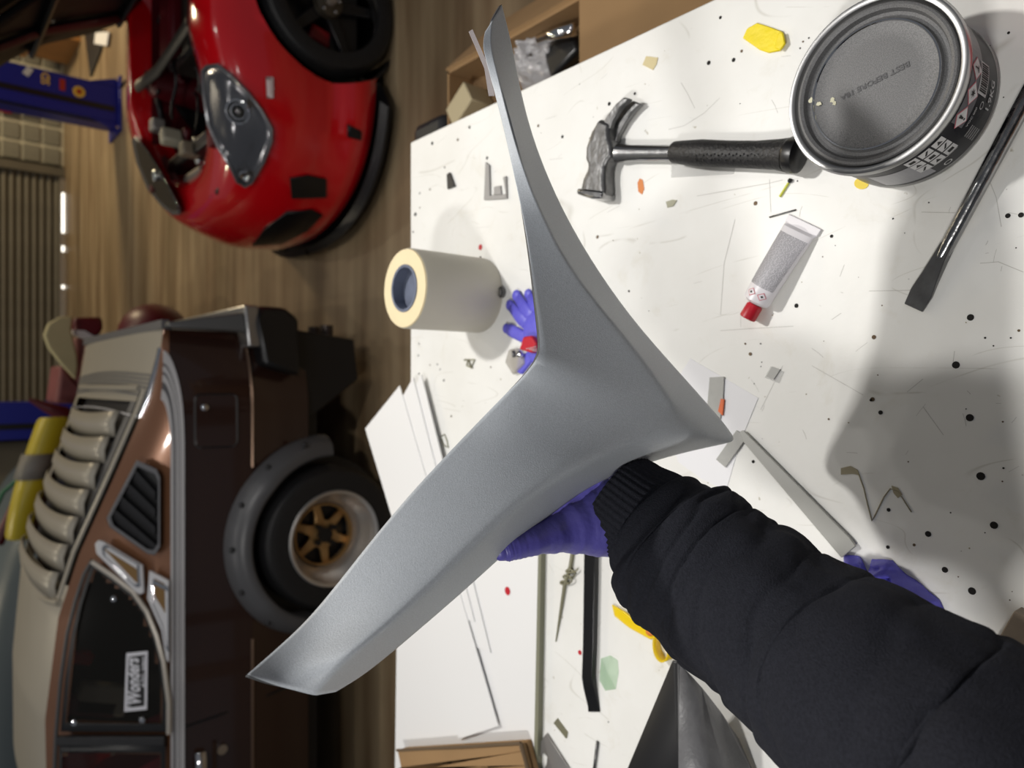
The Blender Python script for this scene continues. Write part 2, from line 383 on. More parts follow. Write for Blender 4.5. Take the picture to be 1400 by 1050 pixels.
MB().tube([(-0.50, 4.99, 0.85), (-0.56, 4.98, 0.97), (-0.69, 5.0, 1.09), (-0.9, 5.02, 1.17)], 0.03, 8).build('red_bar', DRED, t, smooth=True)
MB().tube([(-0.45, 5.03, 0.9), (-0.5, 5.04, 1.02), (-0.62, 5.08, 1.14), (-0.85, 5.1, 1.23)], 0.012, 8).build('green_seal', mat('green_seal', (0.02, 0.16, 0.07), 0.5), t, smooth=True)
for x in (-1.2, -3.4):
    MB().lathe([(0.1, -0.1), (0.28, -0.1), (0.3, -0.06), (0.3, 0.06), (0.28, 0.1), (0.1, 0.1)], (x, 5.1, 0.3), Matrix.Rotation(R(90), 3, 'X'), 28).build('wheel', RUBBER, t, smooth=True)
t = thing('yellow_bumper', 'curved yellow bumper with a grey patch on a dark stand behind the louvres', 'car part', (-0.5, 4.8, 0))
rows = []
for k in range(11):
    a = k / 10; x = -0.2 - 0.75 * a; z = 0.98 + 0.17 * math.sin(a * 1.5); y = 5.25 + 0.25 * (a - 0.4) ** 2
    rows.append([(x, y, z - 0.16), (x, y - 0.05, z - 0.08), (x, y - 0.03, z), (x, y + 0.08, z + 0.02)])
rows = [[EYE + (Vector(p) - Vector((0, 0, 0.06)) - EYE) * 0.9 for p in r] for r in rows]
b = MB(); b.grid(rows); b.build('shell', mat('yellow_paint', (0.5, 0.4, 0.02), 0.35, 0, 5, 0.2), t, smooth=2, sub=2, solid=0.01)
b = MB(); b.grid([[Vector(p) + Vector((0, -0.012, 0.012)) for p in r] for r in rows[3:6]]); b.build('grey_patch', mat('grey_patch', (0.2, 0.19, 0.17), 0.5), t, smooth=2, solid=0.01)
MB().box((-0.42, 4.8, 0.42), (0.4, 0.12, 0.84)).build('stand', CHAR, t, bevel=0.01)
# red stripped body section with cream panel behind the brown car's tail
t = thing('stripped_car_front', 'dismantled dark red car front with an upright cream panel, behind the brown car', 'car part', (0.1, 5.3, 0))
def P5(px, py, y=5.3): return at_y(px, py, y)
b = MB(); b.prism([P5(100, 432), P5(82, 433), P5(66, 442), P5(60, 458), P5(66, 475), P5(82, 496), P5(104, 519), P5(107, 500), P5(106, 487), P5(101, 465), P5(98, 450)], (0, 0.05, 0)); b.build('cream_panel', mat('cream_fibre', (0.5, 0.45, 0.25), 0.6, 0, 8, 0.12), t, bevel=0.012)
b = MB(); b.prism([P5(101, 434, 5.36), P5(140, 433, 5.36), P5(142, 450, 5.36), P5(128, 466, 5.36), P5(102, 455, 5.36)], (0, 0.12, 0)); b.build('red_end_cap', DRED, t, bevel=0.02)
b = MB(); b.prism([P5(100, 451, 5.34), P5(116, 452, 5.34), P5(131, 461, 5.34), P5(126, 467, 5.34), P5(100, 457, 5.34)], (0, 0.06, 0)); b.build('white_trim', INKW, t)
b = MB(); b.prism([P5(102, 460, 5.4), P5(130, 466, 5.4), P5(124, 500, 5.4), P5(112, 552, 5.4), P5(75, 552, 5.4), P5(83, 498, 5.4), P5(103, 520, 5.4)], (0, 0.4, 0)); b.build('fender', PINK, t, bevel=0.03)
MB().ball((0.32, 5.0, 0.36), 0.27, (0.7, 1.0, 0.75)).build('bumper', DRED, t, smooth=2)
b = MB(); b.prism([P5(130, 466, 5.2), P5(150, 455, 5.2), P5(165, 470, 5.2), P5(140, 500, 5.2)], (0, 0.3, 0)); b.build('black_bracket', BLACK, t, bevel=0.02)
MB().box((0.0, 5.7, 0.25), (0.7, 0.9, 0.5)).build('lower_body', DRED, t, bevel=0.05)
MB().tube([P5(40, 546, 5.2), P5(62, 556, 5.2), P5(85, 565, 5.2), P5(96, 575, 5.2)], [0.012, 0.03, 0.05, 0.05], 10).build('red_strap', DRED, t, smooth=True)
# ================================================================== CARS
def cut_circle(bm, cx, cz, r, test):
    """open a round wheel arch in a shell: drop the faces inside, snap the rim to the circle"""
    dl = [f for f in bm.faces if all((v.co.x - cx) ** 2 + (v.co.z - cz) ** 2 < r * r for v in f.verts) and test(f.calc_center_median())]
    bmesh.ops.delete(bm, geom=dl, context='FACES')
    for v in bm.verts:
        d = math.hypot(v.co.x - cx, v.co.z - cz)
        if 1e-4 < d < r and test(v.co):
            v.co.x = cx + (v.co.x - cx) * r / d; v.co.z = cz + (v.co.z - cz) * r / d
def interp(tab, x):
    tab = sorted(tab)
    if x <= tab[0][0]: return tab[0][1:]
    for p, q in zip(tab, tab[1:]):
        if x <= q[0]:
            f = (x - p[0]) / (q[0] - p[0]); return tuple(u + (v - u) * f for u, v in zip(p[1:], q[1:]))
    return tab[-1][1:]
def frange(a, b, n): return [a + (b - a) * i / (n - 1) for i in range(n)]
ROTY = Matrix.Rotation(R(90), 3, 'X')
def tyre(parent, c, ro, ri, w, m=RUBBER):
    pr = [(ri, -w / 2), (ro - 0.045, -w / 2 - 0.006), (ro - 0.02, -w / 2), (ro, -w / 2 + 0.03), (ro, w / 2 - 0.03), (ro - 0.02, w / 2), (ro - 0.045, w / 2 + 0.006), (ri, w / 2)]
    return MB().lathe(pr, c, ROTY, 56, closed=True).build('tyre', m, parent, smooth=True)

# ---------------------------------------------------------------- copper brown coupe, side on to the bench
YC = 3.57
bc = thing('brown_coupe', 'copper brown coupe with lower body coloured in shade, cream louvres, silver side stripes and gold wheel', 'car', (-1.8, YC, 0))
# x, deck/roof edge z, edge y, belt z
CAB = [(-3.95, .62, 2.95, .60), (-3.6, .74, 2.9, .72), (-2.75, .84, 2.86, .82), (-2.3, .88, 2.88, .84), (-1.95, 1.1, 3.02, .85), (-1.6, 1.19, 3.08, .85), (-1.21, 1.195, 3.1, .85), (-.84, 1.16, 3.06, .85), (-.61, 1.10, 3.02, .85), (-.33, 1.0, 2.95, .85), (-.05, .905, 2.88, .855), (.1, .875, 2.85, .855), (.2, .86, 2.84, .84)]
def side_y(x, z):
    ease = 0.10 * max(0, (x + 0.1) / 0.3) ** 2 + 0.25 * max(0, (-x - 3.2) / 0.75) ** 2
    if z < 0.58: return 2.735 + (0.58 - z) * 0.16 + ease
    return 2.735 + (z - 0.58) * 0.1 + ease
def mirror_rows(rows): return [[Vector((p[0], 2 * YC - p[1], p[2])) for p in r] for r in rows]
XS = frange(-3.95, .2, 220)
low, up = [], []
for x in XS:
    ez, ey, bz = interp(CAB, x)
    sill = 0.34 + (0.06 if x < -3.3 else 0)
    low.append([Vector((x, side_y(x, z), z)) for z in frange(sill, 0.58, 6)])
    up.append([Vector((x, side_y(x, z), z)) for z in frange(0.58, bz, 6)])
WX, WZ = -0.606, 0.285
for rows, nm, m in ((low, 'lower_side', SHBROWN), (up, 'upper_side', SHBROWN)):
    for mir in (0, 1):
        b = MB(); b.grid(mirror_rows(rows) if mir else rows)
        cut_circle(b.bm, WX, WZ, 0.315, lambda p: True); cut_circle(b.bm, -3.1, WZ, 0.33, lambda p: True)
        b.build(nm, m, bc, smooth=2)
# crease strip
b = MB(); b.tube([(x, side_y(x, 0.58) - 0.003, 0.58) for x in XS if x < -0.95], 0.006, 6); b.build('crease_moulding', mat('copper_trim', (0.2, 0.13, 0.09), 0.3, 0.8), bc, smooth=True)
b = MB(); b.tube([(x, side_y(x, 0.58) - 0.003, 0.58) for x in XS if x > -0.33], 0.006, 6); b.build('crease_moulding', MATS['copper_trim'], bc, smooth=True)
# copper cabin side (belt to roof edge) and cream top
cab, top = [], []
for x in XS:
    ez, ey, bz = interp(CAB, x); by = side_y(x, bz)
    ez = max(ez, bz + 0.002)
    cab.append([Vector((x, by + (ey - by) * k, bz + (ez - bz) * k + 0.012 * math.sin(math.pi * k))) for k in frange(0, 1, 22)])
    cz = 0.03 if -2 < x < -0.6 else 0.018
    top.append([Vector((x, ey + (2 * YC - 2 * ey) * k, ez + cz * math.sin(math.pi * k) ** 0.7)) for k in frange(0, 1, 15)])
def poly_in(x, y, pl):
    r = False
    for i in range(len(pl)):
        (x0, y0), (x1, y1) = pl[i - 1], pl[i]
        if (y0 > y) != (y1 > y) and x < (x1 - x0) * (y - y0) / (y1 - y0) + x0: r = not r
    return r
def inset(pl, f):
    cx = sum(p[0] for p in pl) / len(pl); cy = sum(p[1] for p in pl) / len(pl); return [(cx + (x - cx) * f, cy + (y - cy) * f) for x, y in pl]
qw = [(126, 768), (118, 790), (108, 822), (98, 867), (89, 930), (83, 1000), (228, 1001), (229, 960), (222, 905), (212, 868), (200, 838), (182, 812), (155, 790)]
dwl = [(81, 1018), (226, 1018), (226, 1330), (110, 1330), (78, 1180)]
QI, DI = inset(qw, .9), inset(dwl, .92)
def in_window(p):
    x, y = proj(p); return poly_in(x, y, QI) or poly_in(x, y, DI)
for mir in (0, 1):
    b = MB(); b.grid(mirror_rows(cab) if mir else cab, skip=(lambda p: in_window(Vector((p.x, 2 * YC - p.y, p.z)))) if mir else in_window); b.build('cabin_side', COPPER, bc, smooth=2)
hx0, hx1 = -0.72, -0.06
b = MB(); b.grid(top, skip=lambda p: hx0 < p.x < hx1 and 3.03 + (p.x + 0.72) * -0.14 < p.y < 2 * YC - 3.03); b.build('roof_and_deck', CREAM, bc, smooth=2)
# rear panel
b = MB(); b.grid([[Vector((0.2, y, z)) for z in frange(0.32, 0.865, 5)] for y in frange(2.86, 2 * YC - 2.86, 7)]); b.build('rear_panel', SHBROWN, bc)
b = MB(); b.prism([(0.2, 2.84, 0.835), (0.2, 2.84, 0.872), (0.235, 2.86, 0.865), (0.235, 2.86, 0.84)], (0, 2 * YC - 5.68, 0)); b.build('rear_lip', GREYST, bc)
# bumper: chrome return and black rubber corner
b = MB(); b.prism([(0.14, 2.72, 0.545), (0.30, 2.76, 0.545), (0.30, 2.76, 0.60), (0.14, 2.72, 0.60)], (0, 1.66, 0)); b.build('bumper_bar', mat('dull_chrome', (0.4, 0.4, 0.4), 0.3, 0.9), bc, bevel=0.008)
b = MB(); b.prism([(0.03, 2.70, 0.40), (0.26, 2.72, 0.40), (0.30, 2.76, 0.44), (0.30, 2.76, 0.55), (0.24, 2.71, 0.56), (0.07, 2.69, 0.55)], (0, 1.72, 0)); b.build('bumper_rubber', BLACK, bc, bevel=0.02)
b = MB(); b.prism([(0.195, 2.75, 0.60), (0.27, 2.76, 0.60), (0.222, 2.80, 0.86), (0.205, 2.80, 0.86)], (0, 0.05, 0)); b.build('corner_finisher', mat('dull_alu', (0.13, 0.13, 0.13), 0.4, 0.6), bc, bevel=0.006)
# underbody, floor pan
MB().box((-1.8, YC, 0.33), (4.0, 1.45, 0.12)).build('underbody', BLACK, bc)
MB().box((-1.85, YC, 0.42), (3.9, 1.3, 0.1)).build('floor_pan', BLACK, bc)
b = MB(); b.prism([(0.02, 2.8, 0.1), (0.19, 2.8, 0.12), (0.22, 2.8, 0.4), (-0.2, 2.8, 0.4)], (0, 1.5, 0)); b.build('rear_valance', BLACK, bc, bevel=0.01)
for yy in (2.9, 3.02):
    MB().tube([(0.1, yy, 0.2), (0.25, yy, 0.2)], 0.028, 14).build('exhaust_tip', mat('dull_pipe', (0.06, 0.045, 0.04), 0.4, 0.6), bc, smooth=True)
# wheel arch flares with rivets
def flare(cx, label=None, ro=0.40):
    rows = []
    for k in range(41):
        a = math.pi * (-0.02 + 1.04 * k / 40); c, s = math.cos(a), math.sin(a)
        def q(r, y): return Vector((cx + r * c, y, WZ + r * s))
        yb = side_y(cx + ro * c, WZ + ro * s)
        rows.append([q(ro, yb + 0.01), q(ro - 0.008, yb - 0.03), q(ro - 0.035, yb - 0.07), q(ro - 0.07, yb - 0.085), q(ro - 0.082, yb - 0.08), q(ro - 0.085, yb + 0.03)])
    f = MB(); f.grid(rows); f = f.build('arch_flare', mat('flare_grey', (0.085, 0.085, 0.09), 0.36), bc, smooth=2)
    for k in range(7):
        a = R(16 + 148 * k / 6); r = ro - 0.016
        p = Vector((cx + r * math.cos(a), side_y(cx, 0.55) - 0.044, WZ + r * math.sin(a)))
        MB().ball(p, 0.011, seg=8).build('rivet', CHAR, f, smooth=2)
    b = MB().lathe([(0, 0.1), (0.3, 0.1), (0.318, 0.1), (0.318, -0.12), (0.30, -0.12), (0.30, 0.08), (0, 0.08)], (cx, 2.9, WZ), ROTY, 40)
    b.build('wheel_well', BLACK, bc)
flare(WX); flare(-3.1)
def gold_wheel(cx):
    t = MB(); y0 = 2.665
    w = tyre(bc, (cx, y0 + 0.1, WZ), 0.283, 0.178, 0.23)
    w['label'] = 'black tyre'
    lip = [(0.178, -0.125), (0.186, -0.128), (0.19, -0.12), (0.176, -0.114), (0.168, -0.09), (0.150, -0.06), (0.134, -0.03), (0.124, 0.0), (0.122, 0.02), (0.132, 0.03), (0.172, 0.05), (0.178, 0.1)]
    MB().lathe([(r, -z) for r, z in lip], (cx, y0 + 0.1, WZ), ROTY, 56, closed=False).build('rim', mat('polished_rim', (0.85, 0.83, 0.8), 0.28, 0.85), bc, smooth=True)
    fy = y0 + 0.1
    # six tapered spokes with a hub, four nuts
    for k in range(6):
        a = k * math.pi / 3 + R(10); d = Vector((math.cos(a), 0, math.sin(a))); s = Vector((-math.sin(a), 0, math.cos(a))); c = Vector((cx, fy, WZ))
        pts = [c + d * .028 + s * .026, c + d * .07 + s * .017, c + d * .122 + s * .014, c + d * .122 - s * .014, c + d * .07 - s * .017, c + d * .028 - s * .026]
        MB().prism([p + Vector((0, -0.012 + 0.02 * ((p - c).length / .138), 0)) for p in pts], (0, 0.02, 0)).build('spoke', GOLD, bc, bevel=0.004)
    MB().lathe([(0.118, -0.01), (0.122, -0.012), (0.124, 0.02), (0.118, 0.02)], (cx, fy, WZ), ROTY, 48, closed=True).build('spoke_ring', GOLD, bc, smooth=True)
    MB().lathe([(0, -0.02), (0.05, -0.02), (0.056, 0.0), (0, 0.0)], (cx, fy - 0.012, WZ), ROTY, 24).build('hub', GOLD, bc, smooth=True)
    MB().lathe([(0, -0.03), (0.024, -0.03), (0.03, 0.012), (0, 0.012)], (cx, fy - 0.022, WZ), ROTY, 24).build('hub_cap', BLACK, bc, smooth=True)
    for k in range(4):
        a = k * math.pi / 2 + R(40); MB().lathe([(0, -0.016), (0.011, -0.016), (0.012, 0.01), (0, 0.01)], (cx + 0.043 * math.cos(a), fy - 0.03, WZ + 0.043 * math.sin(a)), ROTY, 10).build('wheel_nut', BLACK, bc, smooth=True)
    MB().lathe([(0, 0.0), (0.14, 0.0), (0.14, 0.01), (0, 0.01)], (cx, fy + 0.07, WZ), ROTY, 32).build('brake_disc', BLACK, bc)
gold_wheel(WX); gold_wheel(-3.1)
for cx in (WX, -3.1): tyre(bc, (cx, 2 * YC - 2.765, WZ), 0.283, 0.178, 0.23)
# silver stripes along the belt, turning up and over the deck
def sidept(x, z, o=0.004):
    return Vector((x, side_y(x, z) - o, z))
def stripe(z0, z1, xs, xe, rr, m, nm='side_stripe'):
    rows = []
    for x in frange(-3.6, xs, 40): rows.append([sidept(x, z0), sidept(x, (z0 + z1) / 2), sidept(x, z1)])
    b = MB(); b.grid(rows); return b.build(nm, m, bc, solid=0.002, offset=1)
def band(u0, u1, m):
    """side stripe: straight along the belt, then a quarter ellipse up to the deck edge"""
    def pt(u, k):
        zb = .862 - .045 * u; xe = -.055 + .175 * u; zt_ = .893 - .02 * u
        if k <= 16: x = -3.7 + 3.45 * k / 16; z = zb
        else:
            a = (k - 16) / 14 * math.pi / 2; x = -.25 + (xe + .25) * math.sin(a); z = zb + (zt_ - zb) * (1 - math.cos(a))
        return Vector((x, side_y(x, z) - .006, z))
    b = MB(); b.grid([[pt(u0, k), pt((u0 + u1) / 2, k), pt(u1, k)] for k in range(31)]); b.build('side_stripe', m, bc, solid=.003, offset=0)
for u0, u1, m in ((0, .2, SILVER), (.2, .36, GREYST), (.36, .5, SILVER), (.5, .56, GREYST), (.56, .68, SILVER), (.68, .74, GREYST), (.74, 1.0, SILVER)): band(u0, u1, m)
for k, x in enumerate((-0.12, -0.045, -0.03, -0.015, 0.0, 0.015, 0.03)):
    ez, ey, bz = interp(CAB, x)
    pts = [Vector((x - 0.0 + 0.02 * math.sin(math.pi * u), ey + (2 * YC - 2 * ey) * u, interp(CAB, x)[0] + 0.018 * max(0, math.sin(math.pi * u)) ** 0.7 + 0.001)) for u in frange(0.01, 0.99, 15)]
    b = MB(); b.grid([[p - Vector((0.003, 0, 0)), p + Vector((0.003, 0, 0))] for p in pts]); b.build('deck_stripe', GREYST if k else SILVER, bc, solid=0.003, offset=1)
# highlight where side turns into deck, put in as a chrome tube
b = MB(); b.tube([Vector((x, interp(CAB, x)[1] - 0.004, interp(CAB, x)[0])) for x in frange(-0.12, 0.13, 8)], 0.012, 10); b.build('deck_edge_glint', CHROME, bc, smooth=True)
# badge lettering below the stripes (tiny, blurred) as raised chrome letters
v, f = glyphs('OO COTTOO', 0.022, 'LEFT', 0.001)
b = MB(); b.mesh2([Vector((-0.235 + a, side_y(0, 0.815) - 0.006, 0.806 + c)) for a, c, _ in v], f); b.build('badge_letters', SILVER, bc, solid=0.002)
# fuel filler door with recessed groove
def side_poly(px_list, y=2.745, o=0.0): return [at_y(px, py, y - o) for px, py in px_list]
fd = MB(); pts = []
for (cx, cy, s0) in ((-0.058, 0.76, 0), (-0.21, 0.76, 1), (-0.21, 0.655, 2), (-0.058, 0.655, 3)):
    for k in range(5):
        a = math.pi / 2 * (s0 + k / 4); pts.append(Vector((cx + 0.02 * math.cos(a) + 0.0, 0, cy + 0.02 * math.sin(a))))
fd.prism([Vector((p.x, side_y(p.x, p.z) - 0.004, p.z)) for p in pts], (0, 0.006, 0)); fd = fd.build('fuel_door', SHBROWN, bc, bevel=0.003)
fr = MB(); fr.tube([Vector((p.x, side_y(p.x, p.z) - 0.001, p.z)) for p in pts], 0.004, 6, closed=True); fr.build('door_gap', BLACK, fd)
MB().ball((-0.085, 2.74, 0.75), 0.014, (1, .5, 1), seg=10).build('lock', CHROME, fd, smooth=2)
# door seam and handle
b = MB(); b.tube([sidept(-1.232, .86, 0), sidept(-1.215, .7, 0), sidept(-1.19, .5, 0), sidept(-1.18, .36, 0)], 0.005, 6); b.build('door_seam', BLACK, bc)
hd = MB(); hd.tube([sidept(-1.33, .765, .012), sidept(-1.36, .768, .028), sidept(-1.44, .768, .03), sidept(-1.48, .765, .012)], 0.012, 10, flat=1.6); hd = hd.build('door_handle', CHROME, bc, smooth=True)
MB().lathe([(0, 0), (.016, 0), (.018, .012), (0, .012)], sidept(-1.34, .69, 0.0), ROTY, 18).build('door_lock', CHROME, bc, smooth=True)
MB().box(sidept(-1.37, .715, 0.003), (0.13, 0.008, 0.014)).build('handle_recess', SHBROWN, bc)
# cabin side furniture on the sloping side plane
CP0 = Vector((-0.8, side_y(-.8, .855) - 0.014, .855)); CN = Vector((0, -1, 0.86)).normalized()
def cp(px, py, o=0.0): return at_plane(px, py, CP0 + CN * o, CN)
def cpoly(px_list, o0, th, nm, m, parent=bc, bevel=0):
    b = MB(); b.prism([cp(x, y, o0) for x, y in px_list], CN * th); return b.build(nm, m, parent, bevel=bevel)
qw = [(126, 768), (118, 790), (108, 822), (98, 867), (89, 930), (83, 1000), (228, 1001), (229, 960), (222, 905), (212, 868), (200, 838), (182, 812), (155, 790)]
def inset(pl, f):
    cx = sum(p[0] for p in pl) / len(pl); cy = sum(p[1] for p in pl) / len(pl); return [(cx + (x - cx) * f, cy + (y - cy) * f) for x, y in pl]
def ring(pl, f, o0, th, nm, m, parent=bc):
    b = MB(); inn = inset(pl, f); n = len(pl)
    A = [b.bm.verts.new(cp(x, y, o0)) for x, y in pl]; B = [b.bm.verts.new(cp(x, y, o0)) for x, y in inn]
    C = [b.bm.verts.new(cp(x, y, o0 + th)) for x, y in pl]; D = [b.bm.verts.new(cp(x, y, o0 + th)) for x, y in inn]
    for i in range(n):
        j = (i + 1) % n
        b.bm.faces.new((C[i], C[j], D[j], D[i])); b.bm.faces.new((A[i], A[j], C[j], C[i])); b.bm.faces.new((B[i], B[j], D[j], D[i])); b.bm.faces.new((A[i], A[j], B[j], B[i]))
    return b.build(nm, m, parent, bevel=0.002, segs=1)
win = cpoly(qw, 0.002, 0.004, 'quarter_window', mat('quarter_glass', (0.03, 0.028, 0.024), 0.1, alpha=.22), bevel=0)
ring(qw, 0.91, 0.003, 0.012, 'window_seal', BLACK, win)
for q in ((157, 818), (196, 983), (103, 987)):
    MB().lathe([(0, 0), (.012, 0), (.01, .01), (0, .012)], cp(*q, 0.006), CN.to_track_quat('Z', 'Y').to_matrix(), 14).build('window_button', CHROME, win, smooth=True)
b = MB(); b.tube([cp(x, y, 0.012) for x, y in ((126, 768), (155, 788), (182, 809), (201, 836), (214, 868), (224, 905), (231, 960), (231, 1003))], 0.009, 8); b.build('window_trim', mat('cream_trim', (0.5, 0.46, 0.4), 0.35, 0.3), bc, smooth=True)
b = MB(); b.tube([cp(x, y, 0.012) for x, y in ((126, 766), (115, 785), (103, 822), (92, 867), (83, 930), (77, 1000), (73, 1100))], 0.007, 8); b.build('drip_rail', MATS['dull_alu'], bc, smooth=True)
# shapes seen through the glass are interior pieces behind the door window
cpoly([(82, 1004), (228, 1004), (228, 1016), (82, 1016)], 0.0, 0.02, 'pillar_trim', CHAR, bevel=0.003)
dw = cpoly([(81, 1018), (226, 1018), (226, 1330), (110, 1330), (78, 1180)], 0.0, 0.006, 'door_window', MATS['quarter_glass'])
ring([(81, 1018), (226, 1018), (226, 1330), (110, 1330), (78, 1180)], 0.93, 0.005, 0.012, 'door_window_frame', BLACK, dw)
# sticker in the quarter window
GR = mat('sticker_white', (0.75, 0.75, 0.8), 0.5); GK = mat('sticker_black', (0.012, 0.012, 0.012), 0.5)
stk = cpoly([(173, 893), (202, 890), (201, 970), (170, 973)], 0.007, 0.001, 'sticker', GR, win)
cpoly([(176, 898), (198.5, 895), (197.5, 965), (174, 968)], 0.0083, 0.0005, 'sticker_field', GK, win)
def cp_text(s, size, p0, p1, nm, m, o=0.0095, bold=0.0, shear=0.0, off=0.0):
    v, f = glyphs(s, 1.0, 'LEFT', bold); mxx = max(a for a, _, _ in v)
    A = cp(*p0, o); Bv = cp(*p1, o); e = (Bv - A); L = e.length; e.normalize(); n = e.cross(CN); n = -n if n.z < 0 else n
    k = L / mxx
    b = MB(); b.mesh2([A + e * ((a + shear * c) * k) + n * (c * size) for a, c, _ in v], f); return b.build(nm, m, win)
cp_text('Wonders', 0.066, (192, 964), (189, 900), 'sticker_writing', GR, bold=0.03, shear=0.25)
cp_text('THE', 0.022, (178, 970), (179, 950), 'sticker_writing', GR, bold=0.03)
cp_text('AUTO  WRKS', 0.018, (198.5, 940), (199.5, 898), 'sticker_writing', GR, bold=0.03)
# louvred vent
vp = [(187, 629), (214, 641), (219, 652), (219, 748), (212, 759), (202, 757), (150, 720), (146, 708)]
vt = cpoly(vp, 0.0, 0.003, 'side_vent', BLACK); ring(vp, 0.88, 0.002, 0.02, 'vent_frame', GREYST, vt)
for k in range(4):
    f = k / 3.2; a = (183 - 30 * f, 640 + 58 * f); c2 = (213, 672 + 24 * k)
    a0, c0 = a, c2
    b = MB(); w = 13
    p = [cp(a0[0], a0[1], 0.02), cp(c0[0], c0[1], 0.02), cp(c0[0], c0[1] + w, 0.004), cp(a0[0] - 4, a0[1] + w, 0.004)]
    b.prism(p, CN * 0.003); b.build('vent_slat', CHAR, vt, bevel=0.002, segs=1)
for pl in ([(132, 743), (136, 738), (142, 739), (197, 772), (199, 809), (194, 812), (188, 809), (134, 756)], [(206, 779), (233, 793), (233, 905), (229, 900), (222, 860), (203, 817)]):
    g = cpoly(pl, 0.006, 0.012, 'pillar_badge', SILVER, bevel=0.003); ring(inset(pl, 0.8), 0.85, 0.018, 0.003, 'badge_rim', CHROME, g)
cpoly([(140, 748), (184, 776), (189, 780), (189, 797), (186, 796)], 0.0185, 0.0015, 'badge_fill', GOLDF)
cpoly([(211, 791), (225, 798), (226, 838), (212, 815)], 0.0185, 0.0015, 'badge_fill', GOLDF)
# hatch: recessed glass, frame and seven curved louvre blades
def roofz(x, u): # u 0..1 across
    ez, ey, bz = interp(CAB, x); return ez + 0.018 * max(0, math.sin(math.pi * u)) ** 0.7
b = MB(); b.grid([[Vector((x, 3.0 + 1.14 * u, roofz(x, u) - 0.03)) for u in frange(0, 1, 9)] for x in frange(-0.76, -0.03, 9)]); b.build('hatch_glass', mat('hatch_dark', (0.035, 0.035, 0.04), 0.3), bc, smooth=2)
def roof_edge(x): return Vector((x, interp(CAB, x)[1] + 0.05, interp(CAB, x)[0] + 0.008))
b = MB(); b.tube([roof_edge(x) for x in frange(-0.78, -0.02, 10)], 0.012, 8, flat=0.7); b.build('louvre_frame_rail', CREAM, bc, smooth=True)
b = MB(); b.tube([roof_edge(x) + Vector((0, 0.03, -0.004)) for x in frange(-0.77, -0.03, 10)], 0.011, 8); b.build('louvre_frame_gap', BLACK, bc, smooth=True)
b = MB(); b.grid([[roof_edge(x) + Vector((0, 0.04, -0.006)), roof_edge(x) + Vector((0, 0.14, -0.0))] for x in frange(-0.77, -0.03, 10)]); b.build('louvre_side_plate', mat('louvre_grey', (0.11, 0.11, 0.115), 0.5), bc)
for xx in (-0.015, -0.79):
    b = MB(); b.tube([Vector((xx - (0.0 if xx > -.1 else 0.05 * math.sin(math.pi * u)), 3.0 + 1.14 * u if xx > -.1 else 3.07 + 1.0 * u, roofz(xx, u) + 0.01)) for u in frange(0.0, 1, 12)], 0.012, 8); b.build('louvre_frame_bar', CREAM, bc, smooth=True)
for k in range(7):
    x0 = -0.79 + k * 0.098; rows = []
    for u in frange(0, 1, 15):
        s = math.sin(math.pi * u); y = 3.12 + (1.14 - 0.24) * u
        sk = 0.0
        zc = roofz(x0, .5) - 0.008 + 0.028 * max(0, s) ** 0.4; zr = roofz(x0 + 0.12, .5) + 0.018 + 0.040 * max(0, s) ** 0.35
        bow = -0.018 * s
        rows.append([Vector((x0 + bow, y, zc)), Vector((x0 + 0.05 + bow, y, (zc + zr) / 2 + 0.01)), Vector((x0 + 0.1 + bow, y, zr))])
    b = MB(); b.grid(rows); b.build('louvre_blade', CREAM, bc, smooth=2, solid=0.004, bevel=0)
INT = mat('interior_tan', (0.6, 0.55, 0.4), 0.7); 
for px, py, w_, h_, m_ in ((140, 955, .12, .2, INT), (123, 965, .07, .2, MATS['faded_red'] if 'faded_red' in MATS else PINK), (108, 898, .05, .1, RED), (150, 1030, .15, .16, INT), (113, 1040, .12, .2, RED)):
    MB().box(at_y(px, py, 3.35), (w_, .06, h_), Matrix.Rotation(R(20), 3, 'Y')).build('interior_piece', m_, bc, bevel=.012)
MB().box((-1.35, 3.9, .8), (1.6, .04, .5)).build('interior_lining', mat('lining', (0.04, 0.037, 0.03), 0.8), bc)
# front: windscreen, bonnet seam, headlamps (out of the photograph, kept simple but true)
b = MB(); b.grid([[Vector((x, interp(CAB, x)[1] + 0.08 + (2 * YC - 2 * interp(CAB, x)[1] - 0.16) * u, roofz(x, u) + 0.01)) for u in frange(0, 1, 7)] for x in frange(-2.28, -1.9, 5)]); b.build('windscreen', GLASSD, bc, smooth=2, solid=0.004)
b = MB(); b.box((-3.96, YC, 0.5), (0.05, 1.0, 0.16)); b.build('grille', BLACK, bc)
for yy in (YC - .55, YC + .55): MB().ball((-3.93, yy, 0.55), 0.08, (0.5, 1, 1)).build('headlamp', CHROME, bc, smooth=2)
b = MB(); b.box((-3.98, YC, 0.38), (0.1, 1.35, 0.08)); b.build('front_bumper', MATS['dull_chrome'], bc, bevel=0.02)
# red seats seen through the side glass
for x in (-1.55, -1.9):
    MB().box((x, 3.3, 0.75), (0.16, 0.45, 0.5), Matrix.Rotation(R(-12), 3, 'Y')).build('seat', mat('seat_red', (0.3, 0.02, 0.04), 0.6), bc, bevel=0.04)

